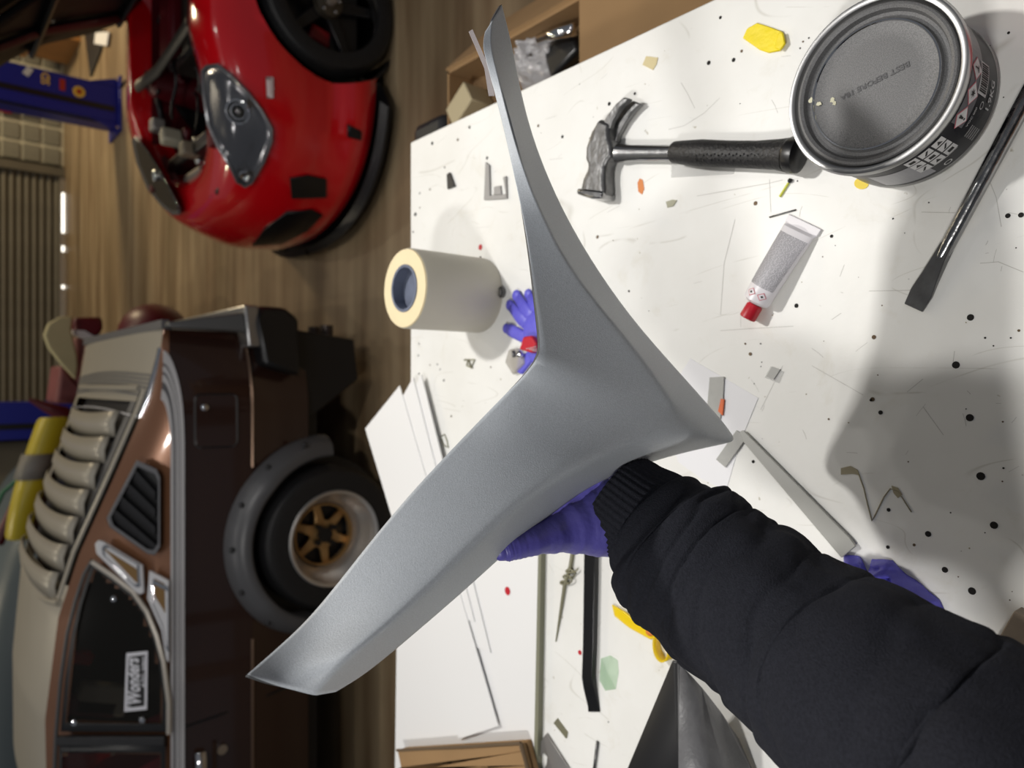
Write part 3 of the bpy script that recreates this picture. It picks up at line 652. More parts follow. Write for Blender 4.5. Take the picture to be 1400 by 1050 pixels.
# ---------------------------------------------------------------- red sports car with its engine bay open
RC = 3.37
rc = thing('red_sports_car', 'glossy red sports car with a raised black bonnet and open engine bay', 'car', (2.8, RC, 0))
def zs(x): return 0.545 + 0.19 * min(1, max(0, (x - 0.65) / 0.65)) ** 0.8
LV = [(0.0, .70, 2.675), (0.08, .665, 2.645), (0.19, .655, 2.65), (0.30, .655, 2.685), (0.42, .645, 2.675), (0.55, .65, 2.665), (0.68, .665, 2.665), (0.80, .69, 2.675), (0.90, .715, 2.69), (0.97, .74, 2.715), (1.0, .775, 2.745)]
def plan(xn, ys, k, n=26, xe=1.25):
    if k <= n:
        a = math.pi / 2 * k / n; return xe - (xe - xn) * max(0, math.cos(a)) ** 0.9, RC - (RC - ys) * max(0, math.sin(a)) ** 0.8
    return xe + (4.55 - xe) * (k - n) / 66, ys
NK = 26 + 66
rows = []
for f, xn, ys in LV:
    r = []
    for k in range(NK + 1):
        x, y = plan(xn, ys, k); tail = max(0, (x - 4.0) / 0.55)
        z = 0.09 + ((zs(x) - 0.09) * f); r.append(Vector((x, y + 0.2 * tail ** 2, z)))
    rows.append(r)
shoulder = rows[-1]
inn = []
for w in (0.35, 0.75, 1.0):
    r = []
    for k in range(NK + 1):
        x, y = plan(.775, 2.745, k); x2, y2 = plan(.90, 2.93, k, xe=1.3)
        X_ = x + (x2 - x) * w; Y_ = y + (y2 - y) * w
        r.append(Vector((X_, Y_ + 0.2 * max(0, (x - 4.0) / .55) ** 2, zs(x) + 0.022 * math.sin(w * 2.2) - 0.0)))
    inn.append(r)
inn.append([p + Vector((0.0, 0.01, -0.12)) for p in inn[-1]])
RWX, RWZ = 1.52, 0.285
def arch_test(p): return p.z < 0.66
for mir in (0, 1):
    g = rows + inn
    if mir: g = [[Vector((p.x, 2 * RC - p.y, p.z)) for p in r] for r in g]
    b = MB(); b.grid(g)
    bmesh.ops.subdivide_edges(b.bm, edges=[e for e in b.bm.edges if 1.0 < e.verts[0].co.x < 2.1 and e.verts[0].co.z < .7], cuts=1, use_grid_fill=True)
    cut_circle(b.bm, RWX, RWZ, 0.325, lambda p: (p.y < 2.78 if not mir else p.y > 2 * RC - 2.78)); cut_circle(b.bm, 3.98, RWZ, 0.325, lambda p: (p.y < 2.95 if not mir else p.y > 2 * RC - 2.95))
    b.build('body_shell', RED if not mir else RED, rc, smooth=2)
# splitter lip
b = MB(); lp_ = []
for k in range(30):
    x, y = plan(.66, 2.64, k * 26 / 25); lp_.append(Vector((x, y, .088)))
lp_ = [p for p in lp_ if p.x < 1.2]
b.grid([[p, p + Vector((-.025, -.03, -0.02)), p + Vector((-.025, -.03, -0.035)), p + Vector((0.1, 0.06, -0.035)), p + Vector((0.1, 0.06, 0.06))] for p in lp_]); b.build('front_splitter', BLACK, rc, solid=0.004)
b = MB(); b.grid([[Vector((p.x, 2 * RC - p.y, p.z)) for p in (q, q + Vector((-.025, -.03, -0.02)), q + Vector((-.025, -.03, -0.035)), q + Vector((0.1, 0.06, -0.035)), q + Vector((0.1, 0.06, 0.06)))] for q in lp_]); b.build('front_splitter', BLACK, rc, solid=0.004)
SR = rows + inn[:3]
def shellpt(k, lv, o=0.0, mir=False):
    """point on the bumper surface; lv is fractional level index"""
    i = int(min(len(SR) - 2, max(0, math.floor(lv)))); f = lv - i; kk = int(k); g = k - kk
    a = SR[i][kk].lerp(SR[i][kk + 1], g); c = SR[i + 1][kk].lerp(SR[i + 1][kk + 1], g); p = a.lerp(c, f)
    n = (SR[i][kk + 1] - SR[i][kk]).cross(SR[i + 1][kk] - SR[i][kk]).normalized()
    if n.dot(Vector((-.4, -.6, .5))) < 0: n = -n
    p = p + n * o
    return Vector((p.x, 2 * RC - p.y, p.z)) if mir else p
def near_shell(px, py):
    """parameters of the bumper surface point seen at a photograph position"""
    best = None; d = ray(px, py).normalized()
    for k10 in range(0, 45 * 4):
        for l in range(0, 52):
            k = k10 / 4; lv = l / 4; p = shellpt(min(k, NK - 1.01), min(lv, 12.99)) - EYE
            e = (p - d * p.dot(d)).length
            if best is None or e < best[0]: best = (e, k, min(lv, 12.99))
    for st in (.08, .025):
        e0, k0, l0 = best
        for i in range(-3, 4):
            for j in range(-3, 4):
                k = min(max(k0 + i * st, 0), NK - 1.01); l = min(max(l0 + j * st, 0), 12.99); p = shellpt(k, l) - EYE
                e = (p - d * p.dot(d)).length
                if e < best[0]: best = (e, k, l)
    return best[1], best[2]
def patch(poly, o, th, nm, m, parent=rc, mir=False, bevel=0):
    prm = [near_shell(*p) for p in poly]; ck = sum(p[0] for p in prm) / len(prm); cl = sum(p[1] for p in prm) / len(prm)
    b = MB(); n = len(prm); ringsv = []
    for s in (1, 0.99, 0.66, 0.33):
        ringsv.append([b.bm.verts.new(shellpt(ck + (k - ck) * s, cl + (l - cl) * s, o + th * (1 - s ** 2) , mir)) for k, l in prm])
    c = b.bm.verts.new(shellpt(ck, cl, o + th, mir))
    for A, B in zip(ringsv, ringsv[1:]):
        for i in range(n): b.bm.faces.new((A[i], A[(i + 1) % n], B[(i + 1) % n], B[i]))
    for i in range(n): b.bm.faces.new((ringsv[-1][i], ringsv[-1][(i + 1) % n], c))
    return b.build(nm, m, parent, smooth=2, solid=0.012, offset=-1)
patch([(396, 242), (420, 238), (444, 243), (445, 268), (398, 269)], 0.004, 0.0, 'bumper_opening', BLACK)
patch([(474, 170), (492, 180), (492, 191), (475, 187)], 0.002, 0.0, 'bumper_opening', BLACK)
patch([(392, 288), (426, 285), (440, 292), (420, 312), (385, 330), (345, 333), (362, 310)], 0.002, 0.0, 'lower_grille', BLACK)
patch([(364, 107), (371, 107), (371, 134), (365, 134)], 0.004, 0.004, 'side_marker', mat('marker_white', (0.75, 0.6, 0.6), 0.3))
# headlights: chrome bowl, lens rim and projector, lying over wing corner
HL = [(284, 97), (290, 91), (302, 90), (318, 104), (338, 127), (356, 150), (370, 175), (370, 192), (360, 218), (345, 246), (336, 251), (327, 245), (318, 226), (305, 200), (292, 170), (286, 130)]
HLP = [near_shell(*p) for p in HL]; HCK = sum(p[0] for p in HLP) / len(HLP); HCL = sum(p[1] for p in HLP) / len(HLP)
def headlight(mir):
    def q(k, l, s, o): return shellpt(HCK + (k - HCK) * s, HCL + (l - HCL) * s, o, mir)
    n = len(HL); b = MB(); RR = []
    for s, o in ((1.02, -.004), (1.02, .016), (.97, .020), (.93, .014), (.8, .010), (.6, .008), (.4, .008), (.2, .008)):
        RR.append([b.bm.verts.new(q(k, l, s, o)) for k, l in HLP])
    for A, B in zip(RR, RR[1:]):
        for i in range(n): b.bm.faces.new((A[i], A[(i + 1) % n], B[(i + 1) % n], B[i]))
    c = b.bm.verts.new(q(HCK, HCL, 1, .008))
    for i in range(n): b.bm.faces.new((RR[-1][i], RR[-1][(i + 1) % n], c))
    h = b.build('headlight', mat('headlight_bowl', (0.2, 0.2, 0.21), 0.15, 0.9), rc, smooth=2)
    def nrm(px, py):
        k, l = near_shell(px, py); return shellpt(k, l, .012, mir), (shellpt(k, l, .1, mir) - shellpt(k, l, 0, mir)).normalized()
    cx, nn = nrm(327, 152); rot = nn.to_track_quat('Z', 'Y').to_matrix()
    MB().lathe([(0.040, 0), (0.045, 0.012), (0.038, 0.014), (0.03, 0.002), (0.0, 0.0)], cx, rot, 24).build('projector', CHROME, h, smooth=True)
    MB().ball(cx, 0.026, (1, 1, .5), rot).build('bulb_lens', GLASSD, h, smooth=2)
    cx, nn = nrm(337, 236); rot = nn.to_track_quat('Z', 'Y').to_matrix()
    MB().lathe([(0.020, 0), (0.024, 0.012), (0.018, 0.013), (0.0, 0.0)], cx, rot, 20).build('indicator_bowl', CHROME, h, smooth=True)
    MB().tube([q(k, l, 1.0, .02) for k, l in HLP], 0.006, 6, closed=True).build('lens_rim', mat('lens_edge', (0.22, 0.22, 0.23), 0.25, 0.6), h, smooth=True)
headlight(False)
# the far headlight is seen from inside, over the wing edge
n_ = Vector((-.35, .10, .93)).normalized(); P0 = Vector((1.0, 3.85, .665))
FH = [(184, 193), (188, 188), (199, 200), (214, 222), (230, 250), (246, 282), (247, 291), (238, 292), (224, 281), (205, 258), (190, 222)]
for m_, sc, o0, nm in ((MATS['lens_edge'], 1.04, 0, 'headlight'), (MATS['headlight_bowl'], .92, .012, 'headlight_lens')):
    b = MB(); pp = [at_plane(x, y, P0 + n_ * o0, n_) for x, y in inset(FH, sc)]; b.prism(pp, n_ * (.012 if o0 == 0 else .004) - (UP * .0)); ob_ = b.build(nm, m_, rc if o0 == 0 else ob_, bevel=.004)
MB().ball(at_plane(212, 240, P0 + n_ * .02, n_), .03, (1, .8, .4)).build('projector', CHROME, ob_.parent, smooth=2)
# red car wheel
def red_wheel(cx, y0, sg):
    tyre(rc, (cx, y0 + sg * 0.1, RWZ), 0.285, 0.205, 0.22)
    lip = [(0.205, .10), (0.212, .105), (0.205, .095), (0.197, .06), (0.194, 0.0), (0.205, -.1)]
    MB().lathe([(r, z * (1 if sg > 0 else -1)) for r, z in lip], (cx, y0 + sg * 0.1, RWZ), ROTY, 56).build('rim', mat('dark_polished_rim', (0.35, 0.33, 0.31), 0.18, 1.0), rc, smooth=True)
    fy = y0 + sg * 0.045
    for k in range(5):
        a = k * math.tau / 5 + R(62); d = Vector((math.cos(a), 0, math.sin(a))); s = Vector((-math.sin(a), 0, math.cos(a))); c = Vector((cx, fy, RWZ))
        MB().prism([c + d * .03 + s * .026, c + d * .196 + s * .018, c + d * .196 - s * .018, c + d * .03 - s * .026], (0, 0.022 * sg, 0)).build('spoke', BLACK, rc, bevel=0.005)
    MB().lathe([(0, .03), (.03, .03), (.055, .022), (.062, 0), (0, 0)] if sg > 0 else [(0, -.03), (.03, -.03), (.055, -.022), (.062, 0), (0, 0)], (cx, fy, RWZ), ROTY, 30).build('hub', mat('hub_bronze', (0.1, 0.085, 0.065), 0.35, 0.7), rc, smooth=True)
    MB().lathe([(0, .05), (.018, .05), (.022, .02), (0, .02)] if sg > 0 else [(0, -.05), (.018, -.05), (.022, -.02), (0, -.02)], (cx, fy, RWZ), ROTY, 20).build('centre_cap', mat('cap_pale', (0.35, 0.3, 0.26), 0.35, 0.6), rc, smooth=True)
    for k in range(5):
        a = k * math.tau / 5; MB().ball((cx + .042 * math.cos(a), fy - .024 * sg, RWZ + .042 * math.sin(a)), 0.008, seg=8).build('wheel_nut', CHROME, rc, smooth=2)
    MB().lathe([(0, 0), (.16, 0), (.16, .012), (0, .012)], (cx, fy + sg * 0.09, RWZ), ROTY, 32).build('brake_disc', BLACK, rc)
    MB().box((cx - 0.12, fy + sg * 0.06, RWZ - 0.02), (0.06, 0.05, 0.15), Matrix.Rotation(R(15), 3, 'Y')).build('brake_caliper', mat('caliper_red', (0.2, 0.005, 0.008), 0.4), rc, bevel=0.01)
    MB().lathe([(0, 0), (.33, 0), (.33, .25 * sg), (.318, .25 * sg), (.318, .01), (0, .01)], (cx, y0 + sg * 0.29, RWZ), ROTY, 40).build('wheel_well', BLACK, rc)
for cx in (RWX, 3.98): red_wheel(cx, 2.672, 1); red_wheel(cx, 2 * RC - 2.672, -1)
MB().box((2.75, RC, 0.2), (3.3, 1.25, 0.12)).build('underbody', BLACK, rc)
MB().box((1.12, RC, 0.2), (0.3, .8, 0.1)).build('undertray', BLACK, rc)
# engine bay
MB().box((1.45, RC, 0.36), (1.1, .96, 0.14)).build('engine_bay_tray', mat('bay_dark', (0.012, 0.008, 0.008), 0.6, 0, 10, 0.6), rc)
for sg in (1, -1):
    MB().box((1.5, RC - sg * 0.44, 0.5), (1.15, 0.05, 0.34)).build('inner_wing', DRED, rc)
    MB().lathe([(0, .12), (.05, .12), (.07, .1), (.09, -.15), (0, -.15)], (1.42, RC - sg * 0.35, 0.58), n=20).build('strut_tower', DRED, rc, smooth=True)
    for k in range(3):
        a = k * 2.1; MB().lathe([(0, .12), (.012, .12), (.012, .14), (0, .14)], (1.42 + .035 * math.cos(a), RC - sg * .35 + .035 * math.sin(a), .58), n=6).build('strut_nut', CHROME, rc)
MB().tube([(1.40, RC - .40, .735), (1.34, RC, .75), (1.40, RC + .40, .735)], 0.028, 10, flat=0.6).build('strut_brace', mat('brace_grey', (0.09, 0.085, 0.075), 0.45, 0.5), rc, smooth=True)
MB().tube([at_z(310, 211, .60), at_z(255, 248, .60)], 0.028, 10, flat=0.5).build('radiator_support', mat('support_silver', (0.4, 0.37, 0.35), 0.3, 0.8), rc, smooth=True)
MB().tube([at_z(208, 190, .62), at_z(226, 222, .62), at_z(245, 255, .6)], 0.024, 10, flat=0.7).build('slam_panel_bar', PINK, rc, smooth=True)
MB().box((1.02, RC, .48), (.06, .6, .3)).build('radiator', BLACK, rc, bevel=.01)
MB().box((1.62, RC + .02, .55), (.42, .34, .24)).build('engine_block', mat('engine_grey', (0.06, 0.055, 0.05), 0.45, 0.6, 30, 0.5), rc, bevel=.03)
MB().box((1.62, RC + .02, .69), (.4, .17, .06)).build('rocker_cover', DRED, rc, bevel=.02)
MB().box(at_z(234, 188, .65), (.07, .06, .09), Matrix.Rotation(R(20), 3, 'Z')).build('cream_reservoir', mat('reservoir', (0.45, 0.42, 0.32), 0.5), rc, bevel=.012)
MB().box(at_z(260, 205, .63), (.06, .07, .08)).build('relay_box', mat('relay_tan', (0.2, 0.17, 0.12), 0.5), rc, bevel=.01)
MB().box(at_z(215, 172, .67), (.06, .07, .06)).build('bracket_pale', mat('bracket_pale', (0.35, 0.33, 0.31), 0.4, 0.5), rc, bevel=.01)
for q in ((252, 187), (270, 192), (273, 220), (283, 200)): MB().ball(at_z(*q, .58), .022, seg=10).build('bright_fitting', STEELB, rc, smooth=2)
rnd = random.Random(3)
for k in range(14):
    x = rnd.uniform(1.1, 1.9); y = RC + rnd.uniform(-.36, .36); z = rnd.uniform(.55, .68)
    pts = [Vector((x, y, z))]
    for j in range(4): pts.append(pts[-1] + Vector((rnd.uniform(-.12, .12), rnd.uniform(-.12, .12), rnd.uniform(-.04, .03))))
    MB().tube(pts, rnd.choice((.008, .014, .02)), 8).build('hose', [BLACK, CHAR, DRED, STEEL][k % 4], rc, smooth=2, sub=1)
# bumper top in front of the radiator with the black latch
b = MB(); rr = [[inn[2][k] for k in range(0, 20)], [Vector((0.97, p.y, .575)) for p in inn[2][0:20]], [Vector((1.0, p.y, .46)) for p in inn[2][0:20]]]
b.grid(rr); b.build('bumper_top', RED, rc, smooth=2)
b = MB(); b.grid([[Vector((p.x, 2 * RC - p.y, p.z)) for p in r] for r in rr]); b.build('bumper_top', RED, rc, smooth=2)
MB().box(at_z(292, 261, .585), (.055, .04, .03), Matrix.Rotation(R(25), 3, 'Z')).build('latch', BLACK, rc, bevel=.008)
MB().box(at_z(300, 256, .59), (.03, .07, .02), Matrix.Rotation(R(25), 3, 'Z')).build('latch', BLACK, rc, bevel=.006)
# raised bonnet: outer skin with holes in its dark inner frame
HB = Vector((1.84, 2.84, .72)); e1 = Vector((-.66, 0, .80)); e2 = Vector((0, 1.21, 0))
def hp(u, v): return HB + e1 * u + e2 * v + Vector((0, 0.0, 0.0)) + Vector((.03, 0, .03)) * math.sin(math.pi * u)
holes = [(5, 10), (5, 11), (8, 10), (3, 6), (8, 6)]
b = MB(); n1, n2 = 12, 14
vs = [[b.bm.verts.new(hp(i / n1, j / n2 * (1 - .0 * i) + .04 * math.sin(i * .8) * (j == n2))) for j in range(n2 + 1)] for i in range(n1 + 1)]
for i in range(n1):
    for j in range(n2):
        if (i, j) in holes: continue
        b.bm.faces.new((vs[i][j], vs[i][j + 1], vs[i + 1][j + 1], vs[i + 1][j]))
bn = b.build('raised_bonnet', mat('bonnet_underside', (0.006, 0.004, 0.004), 0.6), rc, smooth=2, solid=.012)
for u0, v0, u1, v1 in ((0.05, .1, .95, .45), (.05, .9, .95, .55), (.5, .05, .5, .95), (.08, .05, .08, .95), (.92, .05, .92, .95)):
    MB().tube([hp(u0, v0) + Vector((-.02, 0, -.02)), hp((u0 + u1) / 2, (v0 + v1) / 2) + Vector((-.02, 0, -.02)), hp(u1, v1) + Vector((-.02, 0, -.02))], .03, 8, flat=.5).build('bonnet_rib', BLACK, bn, smooth=True)
MB().tube([hp(0, .98), hp(.0, .98) + Vector((-.1, .02, -.08)), hp(-.15, .98) + Vector((-.1, .02, -.04))], .02, 8).build('bonnet_hinge', DRED, bn)
# rest of the car: cowl, screen, roof, doors, tail
GH = [(2.0, .80), (2.45, 1.05), (2.7, 1.2), (3.3, 1.24), (3.8, 1.1), (4.3, .88), (4.55, .82)]
b = MB(); b.grid([[Vector((x, RC + (0.74 - .22 * (z - .8) / .44) * s, z - (.02 if abs(s) == 1 else 0))) for s in (-1, -.6, 0, .6, 1)] for x, z in GH if x <= 2.7 or x >= 3.3]); b.build('glasshouse', GLASSD, rc, smooth=2)
b = MB(); b.grid([[Vector((x, RC + .53 * s, z + .005)) for s in (-1, -.6, 0, .6, 1)] for x, z in ((2.68, 1.2), (3.0, 1.235), (3.32, 1.24))]); b.build('roof', RED, rc, smooth=2, solid=.02)
for sg in (-1, 1):
    b = MB(); b.grid([[Vector((x, RC + .75 * sg, .74)), Vector((x, RC + (.74 - .22 * (z - .8) / .44) * sg, z))] for x, z in GH]); b.build('side_glass', GLASSD, rc, smooth=2)
b = MB(); b.grid([[Vector((4.55 + .03 * math.sin(math.pi * f), RC + .8 * s, .2 + .6 * f)) for s in (-1, 0, 1)] for f in frange(0, 1, 5)]); b.build('tail_panel', RED, rc, smooth=2)
b = MB(); b.grid([[Vector((x, RC + .76 * s, .745 + .02 * (1 - s * s))) for s in (-1, -.5, 0, .5, 1)] for x in frange(4.2, 4.56, 3)]); b.build('boot_lid', RED, rc, smooth=2)
# ================================================================== WORKBENCH
wb = thing('workbench', 'long white painted workbench with screw holes, scratches and paint spots', 'workbench', (-0.6, 0.45, 0))
TX0, TX1, TY0, TY1 = -1.75, 0.431, -0.10, 1.116
MB().box(((TX0 + TX1) / 2, (TY0 + TY1) / 2, TZ - 0.018), (TX1 - TX0, TY1 - TY0, 0.036)).build('tabletop', BENCH, wb, bevel=0.002)
for x in (TX0 + .08, TX1 - .27):
    for y in (TY0 + .08, TY1 - .08): MB().box((x, y, .432), (.07, .07, .864)).build('leg', WOOD, wb, bevel=.004, segs=1)
for y in (TY0 + .08, TY1 - .08): MB().box(((TX0 + TX1) / 2, y, .80), (TX1 - TX0 - .2, .03, .1)).build('apron', WOOD, wb)
def disc(px, py, r, m, nm, parent=wb, h=0.0006, n=12, sq=1.0):
    p = at_z(px, py, TZ); b = MB(); b.lathe([(0, 0), (r, 0), (r, h), (0, h)], p, n=n); return b.build(nm, m, parent)
holes = [(1327, 434, 4.5), (1326, 571, 5), (1341, 651, 5.5), (1359, 718, 5), (1329, 808, 5), (1396, 294, 3.5), (1378, 295, 3.3), (1307, 499, 5), (1215, 697, 2.6), (1193, 546, 3), (1204, 564, 3), (1191, 547, 2), (1195, 461, 3), (1089, 418, 3), (1137, 323, 2.3), (1033, 278, 3), (1003, 82, 2.8), (969, 86, 3), (1014, 70, 2), (985, 24, 2.2), (833, 142, 2.6), (817, 324, 2.4), (868, 128, 2), (1030, 631, 2.3), (1292, 779, 4), (1269, 730, 4), (1214, 748, 2.5), (1250, 745, 2), (568, 293, 2.6), (591, 196, 2.4), (626, 191, 2), (642, 174, 2), (666, 216, 2.2), (736, 172, 2), (769, 187, 2.2), (807, 189, 1.4), (588, 259, 1.4), (608, 229, 1.2), (574, 264, 1.4), (574, 284, 1), (565, 317, 1.3), (657, 352, 1.8), (671, 502, 1.3), (607, 520, 1.6), (573, 511, 1.4), (617, 569, 1.6), (598, 498, 1.1), (602, 505, 1.1), (588, 499, 1), (572, 486, 1.3), (573, 470, 1.2), (820, 405, 2), (818, 404, 1.6), (860, 398, 1.5), (1133, 573, 1.4), (1221, 299, 1.2), (1270, 277, 1), (1393, 452, 1.8), (1347, 462, 1.4), (1382, 462, 1.2), (1019, 470, 1.4), (1040, 470, 1.1), (1372, 640, 1.3), (857, 845, 1.4), (832, 987, 1), (1150, 32, 1.6), (1132, 60, 1.3), (1379, 45, 1.8), (1353, 63, 1.3), (1098, 57, 1.3), (1106, 52, 1.2), (1094, 66, 1.2)]
for i, (px, py, r) in enumerate(holes):
    p = at_z(px, py, TZ); t = (p - EYE).dot(F)
    big = r > 3.2
    disc(px, py, r * t / 1000, HOLE if (i % 3 or big) else RUST, 'screw_hole' if r >= 1.9 else 'paint_fleck', h=0.0004)
for px, py, r, c in ((694, 808, 6.5, REDC), (657, 338, 4, REDC), (793, 892, 3.2, REDC), (1026, 484, 2.4, RUST)):
    p = at_z(px, py, TZ); t = (p - EYE).dot(F); disc(px, py, r * t / 1000, c, 'paint_spot')
for poly, m in (([(1150, 640), (1163, 637), (1172, 642), (1176, 650), (1166, 648), (1150, 649)], mat('glue_stain', (0.33, 0.29, 0.19), 0.5)), ([(1219, 664), (1228, 667), (1234, 676), (1228, 681), (1222, 674)], MATS['glue_stain']), ([(875, 244), (879, 246), (881, 258), (878, 266), (873, 262), (872, 250)], mat('orange_paint', (0.65, 0.2, 0.03), 0.5))):
    MB().prism([at_z(x, y, TZ) for x, y in poly], (0, 0, .0007)).build('paint_spot', m, wb)
# glue strings
def wire(nm, pts, r, m, label=None, cat=None, z=None, parent=None):
    o = MB().tube([at_z(x, y, TZ + r if z is None else z) for x, y in pts], r, 6).build(nm, m, parent, smooth=2)
    if label: tag(o, label, cat)
    return o
wire('dried_glue_string', [(1172, 643), (1181, 668), (1186, 690), (1192, 712), (1196, 705), (1208, 680), (1217, 668), (1228, 672), (1246, 700)], .0006, MATS['glue_stain'], parent=wb)
rnd = random.Random(11)
def scratch(pts, w=.0003, m=None):
    MB().tube([at_z(x, y, TZ + .0001) for x, y in pts], w, 4, flat=.3).build('scratch', m or mat('scratch_grey', (0.56, 0.55, 0.52), 0.7), wb)
for pts in ([(914, 177), (935, 172), (962, 155), (984, 134)], [(931, 113), (940, 128), (950, 148)], [(1290, 595), (1262, 556)][::-1], [(1188, 398), (1240, 397), (1280, 395)], [(1137, 437), (1150, 428)], [(985, 452), (1030, 449), (1085, 446)], [(1260, 290), (1302, 291), (1330, 290)], [(1240, 536), (1262, 518)], [(1052, 245), (1054, 290)], [(953, 268), (1054, 250), (1070, 246)], [(1340, 360), (1365, 358), (1399, 372)], [(1350, 240), (1362, 270), (1369, 310)], [(1305, 480), (1303, 495)], [(1005, 300), (990, 360), (985, 430)], [(1110, 500), (1180, 540)], [(1040, 560), (1070, 500)]):
    scratch(pts)
for k in range(60):
    px = rnd.uniform(600, 1395); py = rnd.uniform(60, 640) if px > 760 else rnd.uniform(215, 500); a = rnd.uniform(0, 3.14); L = rnd.uniform(3, 22)
    p = at_z(px, py, TZ)
    if p.x > TX1 - .03 or p.y > TY1 - .03: continue
    scratch([(px, py), (px + L * math.cos(a) / 2 + rnd.uniform(-1, 1), py + L * math.sin(a) / 2), (px + L * math.cos(a), py + L * math.sin(a))], rnd.uniform(.00015, .0003))

for k in range(120):
    px, py = rnd.uniform(580, 1398), rnd.uniform(20, 1000); p = at_z(px, py, TZ)
    if p.x > TX1 - .02 or p.y > TY1 - .02: continue
    disc(px, py, rnd.uniform(.0003, .0008), (HOLE, RUST, MATS['glue_stain'], MATS['scratch_grey'])[k % 4], 'paint_fleck', h=.0003, n=7)
# ---------------------------------------------------------------- flat sheets on the bench
def flat(nm, poly, z, th, m, label, cat, group=None, bevel=0):
    return tag(MB().prism([at_z(x, y, z) for x, y in poly], (0, 0, th)).build(nm, m, bevel=bevel, segs=1), label, cat, group)
EDGEB = mat('board_edge', (0.2, 0.2, 0.14), 0.6)
def board(nm, poly, z, th, label):
    o = flat(nm, poly, z, th, WHITE, label, 'board'); return o
bd = thing('white_board', 'large white board with a red paint spot at the left end of the bench', 'board', at_z(640, 900, TZ))
MB().prism([at_z(x, y, TZ) for x, y in ((551, 660), (742, 690), (745, 760), (736, 1050), (733, 1110), (545, 1110))], (0, 0, .009)).build('sheet', WHITE, bd)
MB().prism([at_z(x, y, TZ + .0005) for x, y in ((741, 692), (748, 690), (746, 760), (741, 1050), (739, 1108), (734, 1108), (736, 1050), (742, 760))], (0, 0, .009)).build('cut_edge', EDGEB, bd)
MB().lathe([(0, 0), (.0062, 0), (.0062, .0004), (0, .0004)], at_z(694, 808, TZ + .0092), n=16).build('paint_spot', REDC, bd)
flat('white_strip', [(568, 530), (577, 512), (672, 892), (640, 880)], TZ + .0096, .002, WHITE, 'rightmost long narrow white strip of the stack beside the grey panel', 'strip')
flat('white_strip', [(550, 545), (566, 516), (650, 850), (620, 840)], TZ + .0118, .002, WHITE, 'middle long white strip of the stack, under the widest sheet', 'strip')
flat('white_sheet', [(547, 527), (500, 586), (628, 1010), (682, 992)], TZ + .014, .0012, WHITE, 'wide white sheet on top of the strips, its corner overhanging the bench edge', 'sheet')
for o_, (x0, y0), (x1, y1) in ((.0172, (549, 530), (682, 992)),):
    pass
flat('paper_sheet', [(944, 490), (1037, 544), (1012, 605), (993, 671), (960, 655), (928, 632), (900, 560)], TZ, .0006, PAPER, 'white paper sheet under the pointed right tip of the grey panel', 'paper')
t = tag(MB().prism([at_z(x, y, TZ + .0008) for x, y in ((971, 516), (991, 515), (989, 556), (984, 580), (966, 575))], (0, 0, .0015)).build('plastic_offcut', GREYP, bevel=.0003, segs=1), 'grey plastic strip on the white paper, nearest the panel edge', 'offcut')
tag(MB().prism([at_z(x, y, TZ + .001) for x, y in ((987, 545), (991, 546), (989, 568), (983, 562))], (0, 0, .002)).build('orange_chip', mat('orange_mark', (0.7, 0.14, 0.03), 0.5), bevel=0), 'small orange red chip beside the grey strip on the paper', 'scrap')
tag(MB().prism([at_z(x, y, TZ + .0008) for x, y in ((1008, 588), (1022, 598), (993, 639), (980, 628))], (0, 0, .002)).build('plastic_offcut', GREYP, bevel=.0003, segs=1), 'short grey strip on the lower edge of the white paper', 'offcut')
tag(MB().prism([at_z(x, y, TZ + .003) for x, y in ((1013, 590), (1018, 588), (1162, 733), (1172, 746), (1152, 762), (1018, 604))], (0, 0, .003)).build('steel_rule', mat('rule_grey', (0.36, 0.36, 0.34), 0.45, 0.2, 20, 0.1), bevel=.0005, segs=1), 'long grey flat bar running from the paper to the crumpled blue glove', 'bar')
flat('clear_scrap', [(1054, 501), (1072, 508), (1065, 524), (1046, 516)], TZ, .0008, CLEAR, 'small square of clear film with a grey corner', 'scrap')
flat('grey_scrap', [(1056, 501), (1067, 505), (1058, 519), (1048, 514)], TZ + .0009, .0006, mat('scrap_grey', (0.42, 0.42, 0.4), 0.6), 'grey corner piece lying on the small clear square', 'scrap')
flat('dark_chip', [(613, 239), (617, 236), (624, 255), (614, 259)], TZ, .004, CHAR, 'small dark grey wedge near the far corner of the bench', 'scrap', bevel=.0005)
t = thing('grey_angle_bracket', 'pale grey L shaped plastic bracket near the far end of the bench', 'bracket', at_z(678, 250, TZ))
GB = mat('bracket_grey', (0.33, 0.32, 0.31), 0.5)
MB().prism([at_z(x, y, TZ) for x, y in ((666, 222), (671, 226), (672, 268), (694, 266), (690, 243), (694, 241), (695, 272), (664, 274))], (0, 0, .004)).build('frame', GB, t, bevel=.0006, segs=1)
MB().prism([at_z(x, y, TZ) for x, y in ((677, 256), (686, 254), (687, 266), (677, 267))], (0, 0, .003)).build('tab', GB, t, bevel=.0005, segs=1)
flat('yellow_tape_piece', [(1017, 53), (1023, 40), (1037, 32), (1055, 38), (1071, 44), (1075, 58), (1068, 70), (1052, 73), (1040, 69)], TZ, .003, YEL, 'torn bright yellow tape piece beside the tin', 'tape', bevel=.0008)
b = MB(); b.prism([at_z(x, y, TZ + .0035) for x, y in ((1066, 46), (1072, 45), (1075, 60), (1068, 70), (1060, 66))], (0, 0, .003)); b.build('folded_corner', YEL, bpy.data.objects['yellow_tape_piece'], bevel=.001)
flat('cream_tape_piece', [(884, 77), (900, 79), (898, 88), (893, 96), (879, 89)], TZ, .001, CREAMT, 'small torn cream masking tape piece above the hammer claw', 'tape')
flat('clear_film', [(918, 223), (1006, 228), (1003, 238), (918, 243)], TZ, .0007, CLEAR, 'strip of clear film under the hammer grip', 'film')
